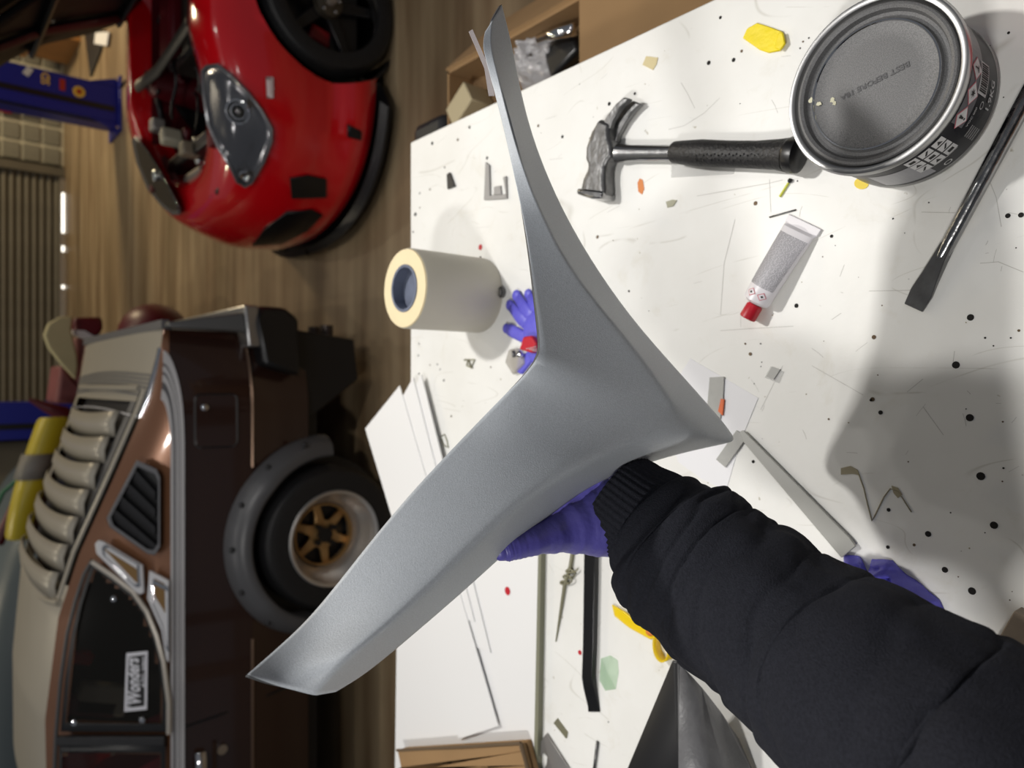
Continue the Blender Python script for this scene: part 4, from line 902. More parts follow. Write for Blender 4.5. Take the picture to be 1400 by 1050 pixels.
flat('yellow_dot', [(1178 + 10 * math.cos(a), 251 + 8 * math.sin(a)) for a in frange(0, 6.0, 14)], TZ, .0006, mat('yellow_dot', (0.8, 0.6, 0.02), 0.5), 'round yellow dot at the foot of the tin', 'dot')
t = thing('yellow_stick', 'thin yellow green stick with a black tip beside the tube', 'scrap', at_z(1073, 258, TZ))
MB().tube([at_z(1066, 269, TZ + .0015), at_z(1078, 250, TZ + .0015)], .0014, 6).build('stick', mat('lime', (0.6, 0.62, 0.05), 0.5), t); MB().ball(at_z(1080, 247, TZ + .002), .0024, seg=8).build('tip', INK, t)
wire('needle', [(1052, 297), (1066, 293), (1088, 287)], .0009, STEEL, 'thin metal needle on the bench just above the white tube', 'needle')
flat('pale_scrap', [(911, 276), (920, 273), (926, 274), (921, 282), (913, 284)], TZ, .001, mat('olive_scrap', (0.38, 0.37, 0.27), 0.6), 'small olive grey scrap below the hammer head', 'scrap')
t = thing('ring_nut', 'small round steel nut standing by the foot of the white roll', 'nut', at_z(687, 400, TZ))
MB().lathe([(.0042, 0), (.0085, 0), (.0085, .006), (.0042, .006)], at_z(687, 400, TZ), n=24, closed=True).build('ring', STEEL, t, smooth=True)
MB().lathe([(.0035, .006), (.0062, .006), (.0062, .009), (.0035, .009)], at_z(687, 400, TZ), n=24, closed=True).build('collar', STEELB, t, smooth=True)
wire('bent_clip', [(635, 492), (641, 492), (644, 503), (649, 492), (640, 492), (638, 500), (646, 503)], .0014, mat('clip_olive', (0.25, 0.24, 0.16), 0.4, 0.5), 'small bent wire clip between the white roll and the sheets', 'clip')
wire('wire_loop', [(602, 597), (608, 594), (611, 602), (613, 612), (606, 608), (603, 600)], .001, MATS['clip_olive'], 'small loose wire loop by the panel edge below the sheets', 'wire')
# twist tie bundle
t = thing('wire_pick', 'thin wire pick with a coiled middle beside the black pry bar', 'wire', at_z(773, 800, TZ))
MB().tube([at_z(785, 740, TZ + .002), at_z(780, 775, TZ + .003), at_z(772, 800, TZ + .003), at_z(766, 840, TZ + .002), at_z(760, 877, TZ + .001)], [.0028, .0028, .0026, .002, .0008], 8).build('shank', MATS['clip_olive'], t, smooth=True)
MB().tube([at_z(783 + 7 * math.cos(a * 1.9) - a * 1.2, 777 + a * 2.4 + 4 * math.sin(a * 1.9), TZ + .004 + .002 * math.sin(a * 1.3)) for a in frange(0, 9.5, 46)], .0013, 6).build('coil', MATS['clip_olive'], t, smooth=2)
# pry bar
pb = MB(); rows = []
for px, py, w, z in ((811, 690, 7.4, .003), (810, 790, 7.4, .003), (808.5, 880, 7.2, .003), (807, 925, 7.2, .003), (808.5, 940, 7.4, .002), (812, 965, 7.8, .0006), (813, 973, 8, .0)):
    h = .0065 if py < 930 else (.005 if py < 950 else .0015)
    a = at_z(px - w, py, TZ + z); c = at_z(px + w, py, TZ + z)
    rows.append([a, a + UP * h, c + UP * h, c])
vs = pb.grid(rows, closed=True); pb.bm.faces.new(vs[0]); pb.bm.faces.new(vs[-1][::-1])
tag(pb.build('pry_bar', mat('black_gloss_steel', (0.01, 0.01, 0.011), 0.25, 0.3), bevel=.001), 'black flat pry bar with a bent chisel tip beside the sleeve', 'pry bar')
flat('green_film', [(822, 900), (835, 896), (845, 903), (846, 920), (842, 942), (828, 944), (820, 930)], TZ, .0006, CLEARG, 'crumpled scrap of pale green clear film beside the pry bar', 'film')
# curled yellow tape
t = thing('yellow_tape_curl', 'curled translucent yellow tape ring against the black sleeve', 'tape', at_z(905, 880, TZ))
c0 = at_z(905, 884, TZ + .011)
rows = []
for k in range(26):
    a = k / 24 * math.tau; p = c0 + Vector((.018 * math.cos(a), .012 * math.sin(a) , .0)); rows.append([p + UP * -.0105, p + UP * (.003)])
MB().sheet(rows).build('ring', CLEARY, t, smooth=2, solid=.0015)
MB().prism([at_z(x, y, TZ + .002) for x, y in ((838, 826), (856, 836), (874, 852), (899, 858), (914, 864), (891, 874), (862, 858), (842, 842))], (0, 0, .003)).build('tail', CLEARY, t, bevel=.001)
MB().ball(at_z(888, 864, TZ + .006), .005, (1, 1.2, .6), seg=10).build('orange_blob', MATS['orange_paint'], t, smooth=2)
# steel plates at the lower left
t = thing('steel_bracket', 'grey steel plate bracket with a slot beside the white board edge', 'bracket', at_z(750, 1040, TZ))
b = MB(); b.prism([at_z(x, y, TZ + .001) for x, y in ((749, 1002), (741, 1013), (738, 1035), (741, 1034), (743, 1030), (746, 1029), (750, 1034), (749, 1044), (744, 1054), (743, 1075), (796, 1075))], (0, 0, .003)); b.build('plate', mat('galvanised', (0.3, 0.29, 0.28), 0.4, 0.6, 30, 0.1), t, bevel=.0005, segs=1)
tag(MB().tube([at_z(817, 1014, TZ + .002), at_z(811, 1065, TZ + .002)], .0022, 8).build('metal_pin', STEEL, smooth=2), 'short thin metal pin beside the steel bracket', 'pin')
flat('grey_shaving', [(758, 988), (763, 982), (777, 1001), (775, 1009)], TZ, .002, MATS['clip_olive'], 'small olive grey shaving above the steel bracket', 'scrap')

# ---------------------------------------------------------------- film roll standing on end
rp = Vector((0.139, 0.914, TZ))
t = thing('masking_film_roll', 'upright cream roll of masking film with a blue grey core', 'roll', rp)
MB().lathe([(.0345, 0), (.058, 0), (.0585, .002), (.0585, .133), (.0575, .1352), (.0345, .1352)], rp, n=72, closed=True).build('film', ROLLP, t, smooth=True)
MB().lathe([(.0345, .1352), (.0572, .1352), (.0565, .1375), (.0345, .137)], rp, n=72, closed=True).build('end_paper', ROLLE, t, smooth=True)
MB().lathe([(.0305, .001), (.0345, .001), (.0345, .1385), (.0305, .1385)], rp, n=56, closed=True).build('core', COREB, t, smooth=True)
MB().lathe([(0, .112), (.0304, .118), (.0304, .12), (0, .116)], rp, n=40).build('core_plug', COREB, t)
# ---------------------------------------------------------------- blue glove lying by the roll
def glove_flat(nm, palm, fingers, m, label):
    t = MB()
    for pts, r in fingers:
        P = [at_z(x, y, TZ + r * .42) for x, y in pts]; t.tube([P[0]] + P, [r * .9] + [r] * (len(P) - 1) + [r * .72], 12, flat=.4)
        t.ball(P[-1], r * .8, (1, 1, .45), seg=12)
    for (x, y, r) in palm: t.ball(at_z(x, y, TZ + .007), r, (1, 1.0, .007 / r * 1.0), seg=20)
    return tag(t.build(nm, m, smooth=2), label, 'glove')
glove_flat('nitrile_glove', [(737, 455, .034), (742, 470, .034), (752, 490, .03)], [([(735, 470), (715, 460), (697, 451), (692, 449)], .0095), ([(735, 455), (712, 435), (697, 417)], .0105), ([(738, 446), (722, 428), (706, 404)], .0108), ([(742, 440), (733, 424), (722, 402)], .0095)], NITRILE2, 'blue nitrile glove lying flat with spread fingers beside the roll')
t = thing('red_holder', 'red ribbed plastic holder lying on the wrist of the flat blue glove', 'holder', at_z(727, 472, TZ + .015))
MB().prism([at_z(x, y, TZ + .016) for x, y in ((722, 461), (733, 459), (740, 470), (734, 483), (717, 478))], (0, 0, .01)).build('lid', REDC, t, bevel=.002)
for k in range(3): MB().tube([at_z(719 + 4 * k, 477 + k, TZ + .0268), at_z(733 + k, 474 + 3 * k, TZ + .0268)], .0004, 5).build('rib', INKW, t)
t = thing('clear_bag', 'small crumpled clear bag with a metal part beside the blue glove', 'bag', at_z(708, 492, TZ))
b = MB(); b.prism([at_z(x, y, TZ + .001) for x, y in ((700, 478), (712, 476), (720, 486), (722, 497), (706, 513), (695, 496))], (0, 0, .008)); b.build('film', mat('bag_film', (0.5, 0.47, 0.42), 0.25, alpha=.6), t, bevel=.003)
MB().ball(at_z(711, 484, TZ + .011), .006, seg=10).build('metal_part', CHROME, t, smooth=2)
MB().tube([at_z(702, 480, TZ + .01), at_z(703, 488, TZ + .01)], .003, 8).build('pin', STEEL, t, smooth=2)
tag(MB().prism([at_z(x, y, TZ) for x, y in ((712, 490), (728, 478), (736, 486), (716, 512), (709, 508))], (0, 0, .006)).build('glove_cuff', NITRILE2, bevel=.002), 'blue nitrile cuff piece tucked beneath the panel edge by the clear bag', 'glove')

# ---------------------------------------------------------------- crumpled blue glove beneath the sleeve
def crumple(nm, outline, hmax, m, seed, n=34, z0=TZ):
    b = MB(); rows = []
    P = [at_z(x, y, z0) for x, y in outline]; c = sum(P, Vector()) / len(P)
    cum = len(P)
    for k in range(n + 1):
        s = k / n; row = []
        for j in range(cum * 4):
            i = j // 4; f = (j % 4) / 4; e = P[i].lerp(P[(i + 1) % cum], f); p = c.lerp(e, s)
            q = p * 55 + Vector((seed, 0, 0)); h = (1 - s ** 3) * hmax * (0.45 + 0.9 * abs(noise.noise(q)) + .5 * abs(noise.noise(q * 2.6))) + .0008
            d = noise.noise_vector(q * .8) * .0035 * s
            row.append(Vector((p.x + d.x, p.y + d.y, z0 + h)))
        rows.append(row)
    b.grid(rows[1:], closed=True); 
    return b.build(nm, m, smooth=2, solid=.0006)
tag(crumple('crumpled_glove', [(1152, 757), (1175, 760), (1190, 780), (1195, 762), (1222, 768), (1240, 785), (1262, 798), (1285, 820), (1292, 836), (1270, 860), (1230, 860), (1190, 830), (1155, 790)], .034, NITRILE2, 3.1), 'crumpled blue nitrile glove on the bench beside the black sleeve', 'glove')
tag(MB().box(at_z(1392, 925, TZ + .009), (.10, .045, .018), Matrix.Rotation(R(-24), 3, 'Z')).build('wood_offcut', WOOD, bevel=.001), 'small piece of bare wood at the near edge of the bench', 'offcut')

# ---------------------------------------------------------------- hammer
hm = thing('claw_hammer', 'worn claw hammer with a black rubber grip lying on the bench', 'hammer', at_z(850, 210, TZ))
def hp2(x, y, z): return at_z(780 + x / 3, y / 3, TZ + z)
body = [(163, 500), (205, 520), (203, 580), (212, 600), (215, 655), (195, 675), (184, 700), (182, 745), (186, 790), (180, 824), (140, 822), (88, 806), (86, 790), (96, 745), (112, 712), (117, 690), (106, 665), (108, 620), (130, 555)]
MB().prism([hp2(x, y, .002) for x, y in body], (0, 0, .022)).build('head', STEEL, hm, bevel=.005, segs=3)
MB().prism([hp2(x, y, .0) for x, y in ((84, 785), (188, 797), (185, 828), (140, 828), (82, 810))], (0, 0, .027)).build('striking_face', STEELB, hm, bevel=.003)
def prong(pl, z0, z1, th):
    b = MB(); b.prism([hp2(x, y, z0 + (z1 - z0) * max(0, min(1, (540 - y) / 130))) for x, y in pl], (0, 0, th)); b.build('claw', STEEL, hm, bevel=.002)
prong([(128, 560), (165, 485), (205, 432), (237, 405), (260, 410), (222, 450), (190, 500), (170, 570)], .012, .016, .009)
prong([(150, 570), (190, 500), (225, 460), (272, 418), (305, 432), (272, 465), (238, 510), (212, 560), (205, 590)], .002, .004, .009)
MB().tube([hp2(195, 628, .013), hp2(240, 628, .013), hp2(430, 628, .014)], [.012, .0098, .0092], 16, flat=.8).build('steel_shaft', STEELB, hm, smooth=True)
MB().tube([hp2(422, 622, .014), hp2(428, 624, .0155), hp2(470, 626, .016), hp2(540, 628, .017), hp2(640, 632, .0165), hp2(760, 635, .0165), hp2(850, 634, .017), hp2(895, 636, .018)], [.008, .0122, .0135, .0148, .0142, .0142, .0152, .0168], 20, flat=.92).build('grip', RUBBER, hm, smooth=True)
MB().tube([hp2(893, 636, .018), hp2(903, 636, .018), hp2(935, 638, .018), hp2(945, 638, .018)], [.0165, .0178, .0172, .012], 20, flat=.95).build('grip_end', BLACK, hm, smooth=True)
gr = bpy.data.objects['grip']
for k in range(22):
    for j in (-1, 0, 1):
        MB().ball(hp2(500 + k * 15, 632 + j * 20 + (k % 2) * 6, .0295 - abs(j) * .0022), .0011, seg=6).build('grip_stud', CHAR, hm)

# ---------------------------------------------------------------- screwdriver
A0 = at_z(1249, 421, TZ + .003); A1 = at_z(1294, 338, TZ + .007); A2 = at_z(1399, 142, TZ + .016)
dv = (A2 - A1).normalized(); A3 = A2 + dv * .03; 
t = thing('flat_screwdriver', 'long steel flat blade screwdriver or pry bar at the near right of the bench', 'screwdriver', (A1.x, A1.y, TZ))
MB().tube([A1 - dv * .012, A1, A2, A3], [.0046, .0062, .0066, .0066], 16).build('shaft', mat('dark_chromed', (0.3, 0.3, 0.3), 0.2, 1.0, 50, .3, .3, 80), t, smooth=True)
sdir = (A1 - A0).normalized(); sn = sdir.cross(UP).normalized()
rows = []
for f, w, h in ((0, .0088, .0012), (.25, .0098, .0018), (.5, .0078, .003), (.8, .0058, .0046), (1.05, .0048, .005)):
    c = A0.lerp(A1, f); rows.append([c + sn * w - UP * h, c + sn * w + UP * h, c - sn * w + UP * h, c - sn * w - UP * h])
b = MB(); vs = b.grid(rows, closed=True); b.bm.faces.new(vs[0]); b.bm.faces.new(vs[-1][::-1]); b.build('blade', STEEL, t, bevel=.0006, segs=1)
hb = A3; MB().tube([hb, hb + dv * .004, hb + dv * .02, hb + dv * .09, hb + dv * .11, hb + dv * .115], [.007, .012, .015, .016, .014, .006], 16).build('handle', REDC, t, smooth=True)

# ---------------------------------------------------------------- hardener tube
t = thing('hardener_tube', 'white squeeze tube with fine grey print and a red cap', 'tube', at_z(1060, 370, TZ))
Ca = at_z(1098, 306.5, TZ + .003); Cb = at_z(1034, 414, TZ + .012); ax = (Cb - Ca); Lt = ax.length; ax.normalize(); sx = UP.cross(ax).normalized()
def tsec(f, w, h, n=28, o=0):
    c = Ca.lerp(Cb, f); zc = TZ + h + .0003
    return [Vector((c.x, c.y, zc)) + sx * ((w + o) * math.cos(2 * math.pi * j / n)) + UP * ((h + o) * math.sin(2 * math.pi * j / n)) for j in range(n)]
prof = [(0, .0195, .0012), (.06, .0193, .0018), (.09, .0188, .004), (.35, .0175, .0075), (.65, .0162, .0105), (.9, .0150, .0125), (.97, .0145, .0128), (1.0, .012, .011), (1.02, .0065, .0065)]
b = MB(); vs = b.grid([tsec(*p) for p in prof], closed=True); b.bm.faces.new(vs[0]); b.bm.faces.new(vs[-1][::-1]); b.build('body', TUBEW, t, smooth=True)
MB().prism([Vector((Ca.x, Ca.y, TZ + .0002)) + sx * a + ax * c for a, c in ((-.0205, -.003), (.0205, -.003), (.0198, .005), (-.0198, .005))], UP * .0028).build('crimp', TUBEW, t, bevel=.0006, segs=1)
cc = Cb + ax * .002; cc.z = TZ + .012
MB().tube([cc, cc + ax * .002, cc + ax * .0155, cc + ax * .0165], [.0072, .0085, .0088, .008], 12).build('cap', REDC, t, smooth=True)
def tube_pt(f, u, o=.0003):
    for p, q in zip(prof, prof[1:]):
        if p[0] <= f <= q[0]:
            k = (f - p[0]) / (q[0] - p[0]); w = p[1] + (q[1] - p[1]) * k; h = p[2] + (q[2] - p[2]) * k; break
    c = Ca.lerp(Cb, f); a = math.pi / 2 - u
    return Vector((c.x, c.y, TZ + h + .0003)) + sx * ((w + o) * math.cos(a)) + UP * ((h + o) * math.sin(a))
PR = mat('print_grey', (0.22, 0.22, 0.24), 0.5)
b = MB()
for k in range(50):
    f = .16 + k * .0128; seg = 0; u = -1.15
    while u < 1.15:
        ln = rnd.uniform(.06, .4); u2 = min(1.15, u + ln)
        b.grid([[tube_pt(f, x, .0003) for x in frange(u, u2, 5)], [tube_pt(f + .0072, x, .0003) for x in frange(u, u2, 5)]]); u = u2 + .035
o = b.build('small_print', PR, t); o['kind'] = 'stuff'
for uc in (.62, -.22):
    for s, m, oo, nm in ((1, INKP, .0005, 'hazard_diamond'), (.78, TUBEW, .0007, 'hazard_field'), (.3, INK, .0009, 'hazard_symbol')):
        b = MB(); b.bm.faces.new([b.bm.verts.new(tube_pt(.885 + .05 * s * a, uc + .36 * s * c, oo)) for a, c in ((1, 0), (0, 1), (-1, 0), (0, -1))]); b.build(nm, m, t)

# ---------------------------------------------------------------- filler tin
tc = Vector((.2505, .2756, TZ)); HT = .078; RT = .0716
t = thing('filler_tin', 'round metal filler tin with a dented grey lid and black warning label', 'tin', tc)
MB().lathe([(0, 0), (RT - .002, 0), (RT, .001), (RT + .0004, .004), (RT - .001, .006), (RT - .001, HT - .010), (RT - .002, HT - .012), (0, HT - .012)], tc, n=96).build('can_body', TIN, t, smooth=True)
MB().lathe([(RT - .0005, HT - .009), (RT + .0022, HT - .007), (RT + .0030, HT - .0035), (RT + .0016, HT - .0005), (RT - .001, HT), (RT - .0035, HT - .001), (RT - .0045, HT - .004), (RT - .006, HT - .005), (RT - .0065, HT - .008)], tc, n=96).build('rim', TIN, t, smooth=True)
ld = MB().lathe([(RT - .0055, HT - .0055), (RT - .0065, HT - .0022), (RT - .0085, HT - .0016), (RT - .011, HT - .003), (RT - .0125, HT - .0075), (RT - .0150, HT - .0085), (RT - .0175, HT - .0075), (RT - .0187, HT - .0045), (RT - .0195, HT - .0038), (RT - .021, HT - .0046), (RT - .035, HT - .0042), (0, HT - .004)], tc, n=96).build('lid', TINLID, t, smooth=True)
MB().lathe([(RT - .0186, HT - .0046), (RT - .0188, HT - .0037), (RT - .0200, HT - .0035), (RT - .0206, HT - .0044)], tc, n=96).build('lid_edge', CHROME, ld, smooth=True)
for px, py, r in ((1109, 137, 5), (1120, 142, 4), (1138, 137, 4), (1141, 141, 3)):
    b = MB(); c = at_z(px, py, TZ + HT - .0037); n = 9; b.bm.faces.new([b.bm.verts.new(c + Vector((math.cos(a) * r * .0006 * rnd.uniform(.6, 1.2), math.sin(a) * r * .0006 * rnd.uniform(.6, 1.3), 0))) for a in [k * math.tau / n for k in range(n)]]); b.build('filler_smear', mat('filler_cream', (0.6, 0.58, 0.42), 0.6), ld, solid=.0006)
v, f = glyphs('BEST BEFORE 18A', .0085, 'LEFT', .0002)
q0 = at_z(1243, 83, TZ + HT - .0036); q1 = at_z(1148, 132, TZ + HT - .0036); e = (q1 - q0); w_ = max(a for a, _, _ in v); kx = e.length / w_; e.normalize(); nn = UP.cross(e)
b = MB(); b.mesh2([q0 + e * (a * kx) + nn * (c * .75) for a, c, _ in v], f); b.build('lid_stamp', mat('stamp_grey', (0.10, 0.10, 0.105), 0.7), ld)
RL = RT - .0005
MB().lathe([(RL, .0065), (RL + .0001, .008), (RL + .0001, HT - .014), (RL, HT - .012)], tc, n=96).build('label', LABEL, t, smooth=True)
def can_pt(th, z, o=.0005): return tc + Vector(((RL + o) * math.cos(th), (RL + o) * math.sin(th), z))
def can_poly(pts, nm, m, o=.0006):
    b = MB(); b.bm.faces.new([b.bm.verts.new(can_pt(R(a), z, o)) for a, z in pts]); return b.build(nm, m, t)
def can_quad(a0, a1, z0, z1, nm, m, o=.0006):
    n = max(2, int(abs(a1 - a0) / 4) + 2); b = MB(); b.grid([[can_pt(R(a), z0, o), can_pt(R(a), z1, o)] for a in frange(a0, a1, n)]); return b.build(nm, m, t)
def can_text(s, size, a0, z, nm='label_writing', m=INKW, bold=0.0, o=.0008):
    v, f = glyphs(s, size, 'LEFT', bold); b = MB(); b.mesh2([can_pt(R(a0) + x / RL, z + y, o) for x, y, _ in v], f); return b.build(nm, m, t)
can_quad(-128, -20, HT - .036, HT - .0145, 'label_grey_band', mat('label_grey', (0.12, 0.12, 0.13), 0.3), .0003)
can_quad(-192, -158, .012, .05, 'label_grey_panel', mat('label_grey2', (0.24, 0.24, 0.26), 0.3), .0003)
can_text('1.9KG', .0095, -113, .015, bold=.0002)
for ac, zc in ((-123, .053), (-108, .0535), (-93, .054)):
    for s_, m, oo in ((1, INKP, .0006), (.88, INKW, .0008)):
        can_poly([(ac + 7.4 * s_, zc), (ac, zc + .0105 * s_), (ac - 7.4 * s_, zc), (ac, zc - .0105 * s_)], 'hazard_diamond', m, oo)
can_poly([(-123.6, .051), (-122.4, .051), (-121.9, .058), (-124.1, .058)], 'hazard_symbol', INK, .001); can_quad(-123.7, -122.3, .0475, .0495, 'hazard_symbol', INK, .001)
b = MB(); b.bm.faces.new([b.bm.verts.new(can_pt(R(-108) + (.055 if k % 2 else .02) * math.cos(k * math.pi / 7), .0535 + (.0045 if k % 2 else .0016) * math.sin(k * math.pi / 7), .001)) for k in range(14)]); b.build('hazard_symbol', INK, t)
can_poly([(-95.5, .051), (-90.5, .051), (-91.2, .052), (-92.5, .0525), (-92.4, .059), (-93.3, .059), (-93.5, .053), (-95.5, .052)], 'hazard_symbol', INK, .001)
for i in range(13):
    a = -104.5 + i * 1.35; can_quad(a, a + (.7 if i % 3 else 1.0), .030, .044, 'barcode_bar', INK, .0009)
can_quad(-106, -86, .028, .0455, 'barcode_field', INKW, .0006)
for i in range(3):
    for j in range(3):
        a0 = -164 + i * 9.4; z0 = .062 - j * .0125
        can_quad(a0, a0 + 8, z0 - .0105, z0, 'pictogram', INKW, .0006)
        [lambda: can_quad(a0 + 2, a0 + 6, z0 - .008, z0 - .003, 'pictogram_mark', INK, .0008), lambda: can_poly([(a0 + 2, z0 - .009), (a0 + 3.5, z0 - .009), (a0 + 6.5, z0 - .002), (a0 + 5, z0 - .002)], 'pictogram_mark', INK, .0008), lambda: can_poly([(a0 + 2, z0 - .008), (a0 + 6, z0 - .008), (a0 + 4, z0 - .002)], 'pictogram_mark', INK, .0008)][(i + 2 * j) % 3]()
can_text('VOC 000', .004, -126, .036)
for k in range(5): can_text('IIIIIIIIIIIIII', .0028, -131, .028 - k * .0038)
can_text('O', .009, -114, .027, bold=-.0001); can_text('O', .010, -152, .012)
can_quad(-160, -138, .0255, .0262, 'label_rule', INKW, .0007)

# ---------------------------------------------------------------- black moulded piece at the lower edge
t = thing('black_moulded_panel', 'black moulded pyramid shaped panel with a glossy ridge beside the sleeve', 'car part', at_z(930, 1060, TZ))
Pk = at_z(919, 903, TZ + .085); Pk2 = at_z(929, 906, TZ + .083)
L0 = at_z(795, 1200, TZ + .002); M0 = at_z(928, 1060, TZ + .075); M1 = at_z(935, 1210, TZ + .07); Q0 = at_z(1010, 1010, TZ + .004); Q1 = at_z(1090, 1190, TZ + .004); L1 = at_z(912, 1000, TZ + .02)
b = MB(); V = {k: b.bm.verts.new(p) for k, p in dict(Pk=Pk, Pk2=Pk2, L0=L0, M0=M0, M1=M1).items()}
b.bm.faces.new((V['Pk'], V['L0'], V['M1'], V['M0'])); b.bm.faces.new((V['Pk'], V['M0'], V['Pk2'])); b.build('dark_facet', mat('gloss_black', (0.009, 0.009, 0.01), 0.35), t, solid=.003, bevel=.002)
b = MB(); b.grid([[Pk2, Pk2.lerp(Q0, .33) + UP * -.004, Pk2.lerp(Q0, .66) - UP * .004, Q0], [M0, M0.lerp(Q1, .3), M0.lerp(Q1, .5), (Q0 + Q1) / 2], [M1, M1.lerp(Q1, .3), M1.lerp(Q1, .6), Q1]]); b.build('grey_facet', mat('satin_grey', (0.12, 0.12, 0.125), 0.4, 0, 60, .4, .2, 300), t, smooth=2, solid=.003)

# ---------------------------------------------------------------- cardboard boxes
t = thing('cardboard_box', 'open cardboard box standing on the floor at the right end of the bench', 'box', (.52, 1.2, 0))
zt = .60; bx0, bx1, by0, by1 = .30, .742, .985, 1.43; th = .006
for x0, x1, y0, y1 in ((bx0, bx1, by0, by0 + th), (bx0, bx1, by1 - th, by1), (bx0, bx0 + th, by0, by1), (bx1 - th, bx1, by0, by1)):
    MB().box(((x0 + x1) / 2, (y0 + y1) / 2, zt / 2), (x1 - x0, y1 - y0, zt)).build('side_panel', CARD, t)
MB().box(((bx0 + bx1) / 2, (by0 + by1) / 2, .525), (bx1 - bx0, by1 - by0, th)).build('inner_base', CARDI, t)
MB().prism([(bx0 + .14, by0, zt), (bx1 + .25, by0, zt), (bx1 + .25, by0 - .36, zt - .03), (bx0 + .14, by0 - .36, zt - .03)], (0, 0, th)).build('flap', CARD, t)
MB().prism([(bx1, by0, zt), (bx1, by1, zt), (bx1 + .16, by1 + .02, zt - .16), (bx1 + .16, by0, zt - .16)], (.005, 0, th)).build('flap', CARD, t)
t2 = tag(MB().box(at_z(643, 148, .566), (.06, .085, .07), Matrix.Rotation(R(32), 3, 'Z')).build('small_carton', mat('pale_card', (0.5, 0.42, 0.26), 0.8), bevel=.003), 'small pale carton inside the open cardboard box', 'carton')
t3 = thing('plastic_bag', 'crumpled clear plastic bag with dark parts inside the open box', 'bag', at_z(745, 90, .4))
bb = crumple('film', [(708, 62), (730, 38), (760, 36), (785, 60), (780, 100), (745, 130), (715, 125), (702, 90)], .05, mat('bag_clear', (0.5, 0.49, 0.5), 0.12, alpha=.8, spec=1), 8.3, n=22, z0=.53)
bb.parent = t3; bb.location = -Vector(t3.location)
MB().box(at_z(772, 72, .55), (.07, .09, .03), Matrix.Rotation(R(20), 3, 'Z')).build('dark_part', BLACK, t3, bevel=.01)
tag(MB().tube([at_z(738, 54, .59), at_z(762, 46, .59), at_z(786, 40, .59)], .012, 14).build('chrome_tube', CHROME, smooth=2), 'polished metal tube lying in the open cardboard box', 'tube')
tag(MB().box((.60, 1.55, .29), (.14, .14, .58)).build('black_bin', CHAR, bevel=.02), 'black bin standing just beyond the open cardboard box', 'bin')
# box on the bench at the left
t = thing('cardboard_carton', 'flattened tan cardboard carton with worn edges on the left of the bench', 'box', at_z(640, 1080, TZ + .01))
zc = TZ + .03
q1 = at_z(712, 1016, zc); q2 = at_z(556, 1025, zc); q0 = at_z(724, 1062, zc); d = (q2 - q1).normalized(); n_ = (q0 - q1).normalized()
q2 = q1 + d * .36; q3 = q2 + n_ * .32; q4 = q1 + n_ * .32
for k, (o_, m_) in enumerate(((0, CARD), (.011, CARD))):
    b = MB(); b.prism([p + UP * (-.020 + o_) for p in (q1, q2, q3, q4)], (0, 0, .009)); b.build('panel', m_, t, bevel=.002)
for f0, f1 in ((.02, .09), (.10, .30)):
    b = MB(); b.prism([q1 + n_ * (.32 * f0 + .004), q2 + n_ * (.32 * f0 + .03), q2 + n_ * .32 * f1, q1 + n_ * .32 * f1], (0, 0, .003)); b.build('flap', CARD, t, bevel=.001)
WC = mat('worn_card', (0.12, 0.08, 0.045), 0.9)
MB().tube([q1 + UP * .0005, q1.lerp(q2, .4) + UP * .002, q1.lerp(q2, .7), q2], .0025, 6).build('worn_edge', WC, t)
MB().tube([q1 + UP * .0005, q1 + n_ * .05, q4], .003, 6).build('worn_edge', WC, t)
# ================================================================== THE HELD PANEL
PA, PC, PB, PK = (686, 6, .57), (335, 925, .43), (1008, 598, .655), (735, 486, .52)
# plane through A, B, K gives arm 1, through K, B, C arm 2
def lin(p, q, r, x, y):
    d = (q[1] - r[1]) * (p[0] - r[0]) + (r[0] - q[0]) * (p[1] - r[1])
    a = ((q[1] - r[1]) * (x - r[0]) + (r[0] - q[0]) * (y - r[1])) / d; b = ((r[1] - p[1]) * (x - r[0]) + (p[0] - r[0]) * (y - r[1])) / d
    return a * p[2] + b * q[2] + (1 - a - b) * r[2]
PKA = (735, 486, .535)
armA = [((663, 44), (673, 28), (686, 6)), ((659, 62), (669, 60), (700, 60)), ((668, 95), (680, 100), (709, 112)), ((690, 180), (699, 180), (726, 183)), ((705, 250), (722, 250), (752, 250)), ((716, 300), (744, 300), (777, 302)), ((726, 360), (773, 358), (812, 362)), ((733, 420), (820, 420), (853, 421)), ((738, 462), (866, 474), (890, 466)), ((738, 480), (899, 520), (935, 516)), ((734, 491), (928, 563), (1009, 599))]
armC = [((734, 491), (752, 500), (928, 563), (1009, 599)), ((718, 512), (744, 532), (902, 581), (1001, 605)), ((700, 530), (730, 556), (865, 599), (955, 614)), ((680, 550), (710, 578), (835, 616), (900, 628)), ((650, 581), (680, 608), (796, 636), (850, 645)), ((620, 612), (650, 638), (752, 662), (800, 668)), ((590, 644), (620, 670), (708, 692), (748, 708)), ((560, 676), (588, 701), (664, 732), (704, 744)), ((500, 748), (527, 770), (598, 796), (628, 814)), ((430, 839), (455, 858), (524, 862), (548, 882)), ((385, 881), (412, 898), (468, 904), (500, 922)), ((338, 922), (372, 936), (430, 951), (459, 946))]
def TA(x, y): return lin(PA, PB, PKA, x, y)
def TC(x, y): return lin(PKA, PB, PC, x, y)
b = MB(); bm = b.bm
def vert(x, y, t): return bm.verts.new(W(x, y, t))
def mix(p, q, f): return (p[0] + (q[0] - p[0]) * f, p[1] + (q[1] - p[1]) * f)
gA = []
nA = len(armA)
cr = bm.edges.layers.float.new('crease_edge')
ridges = []
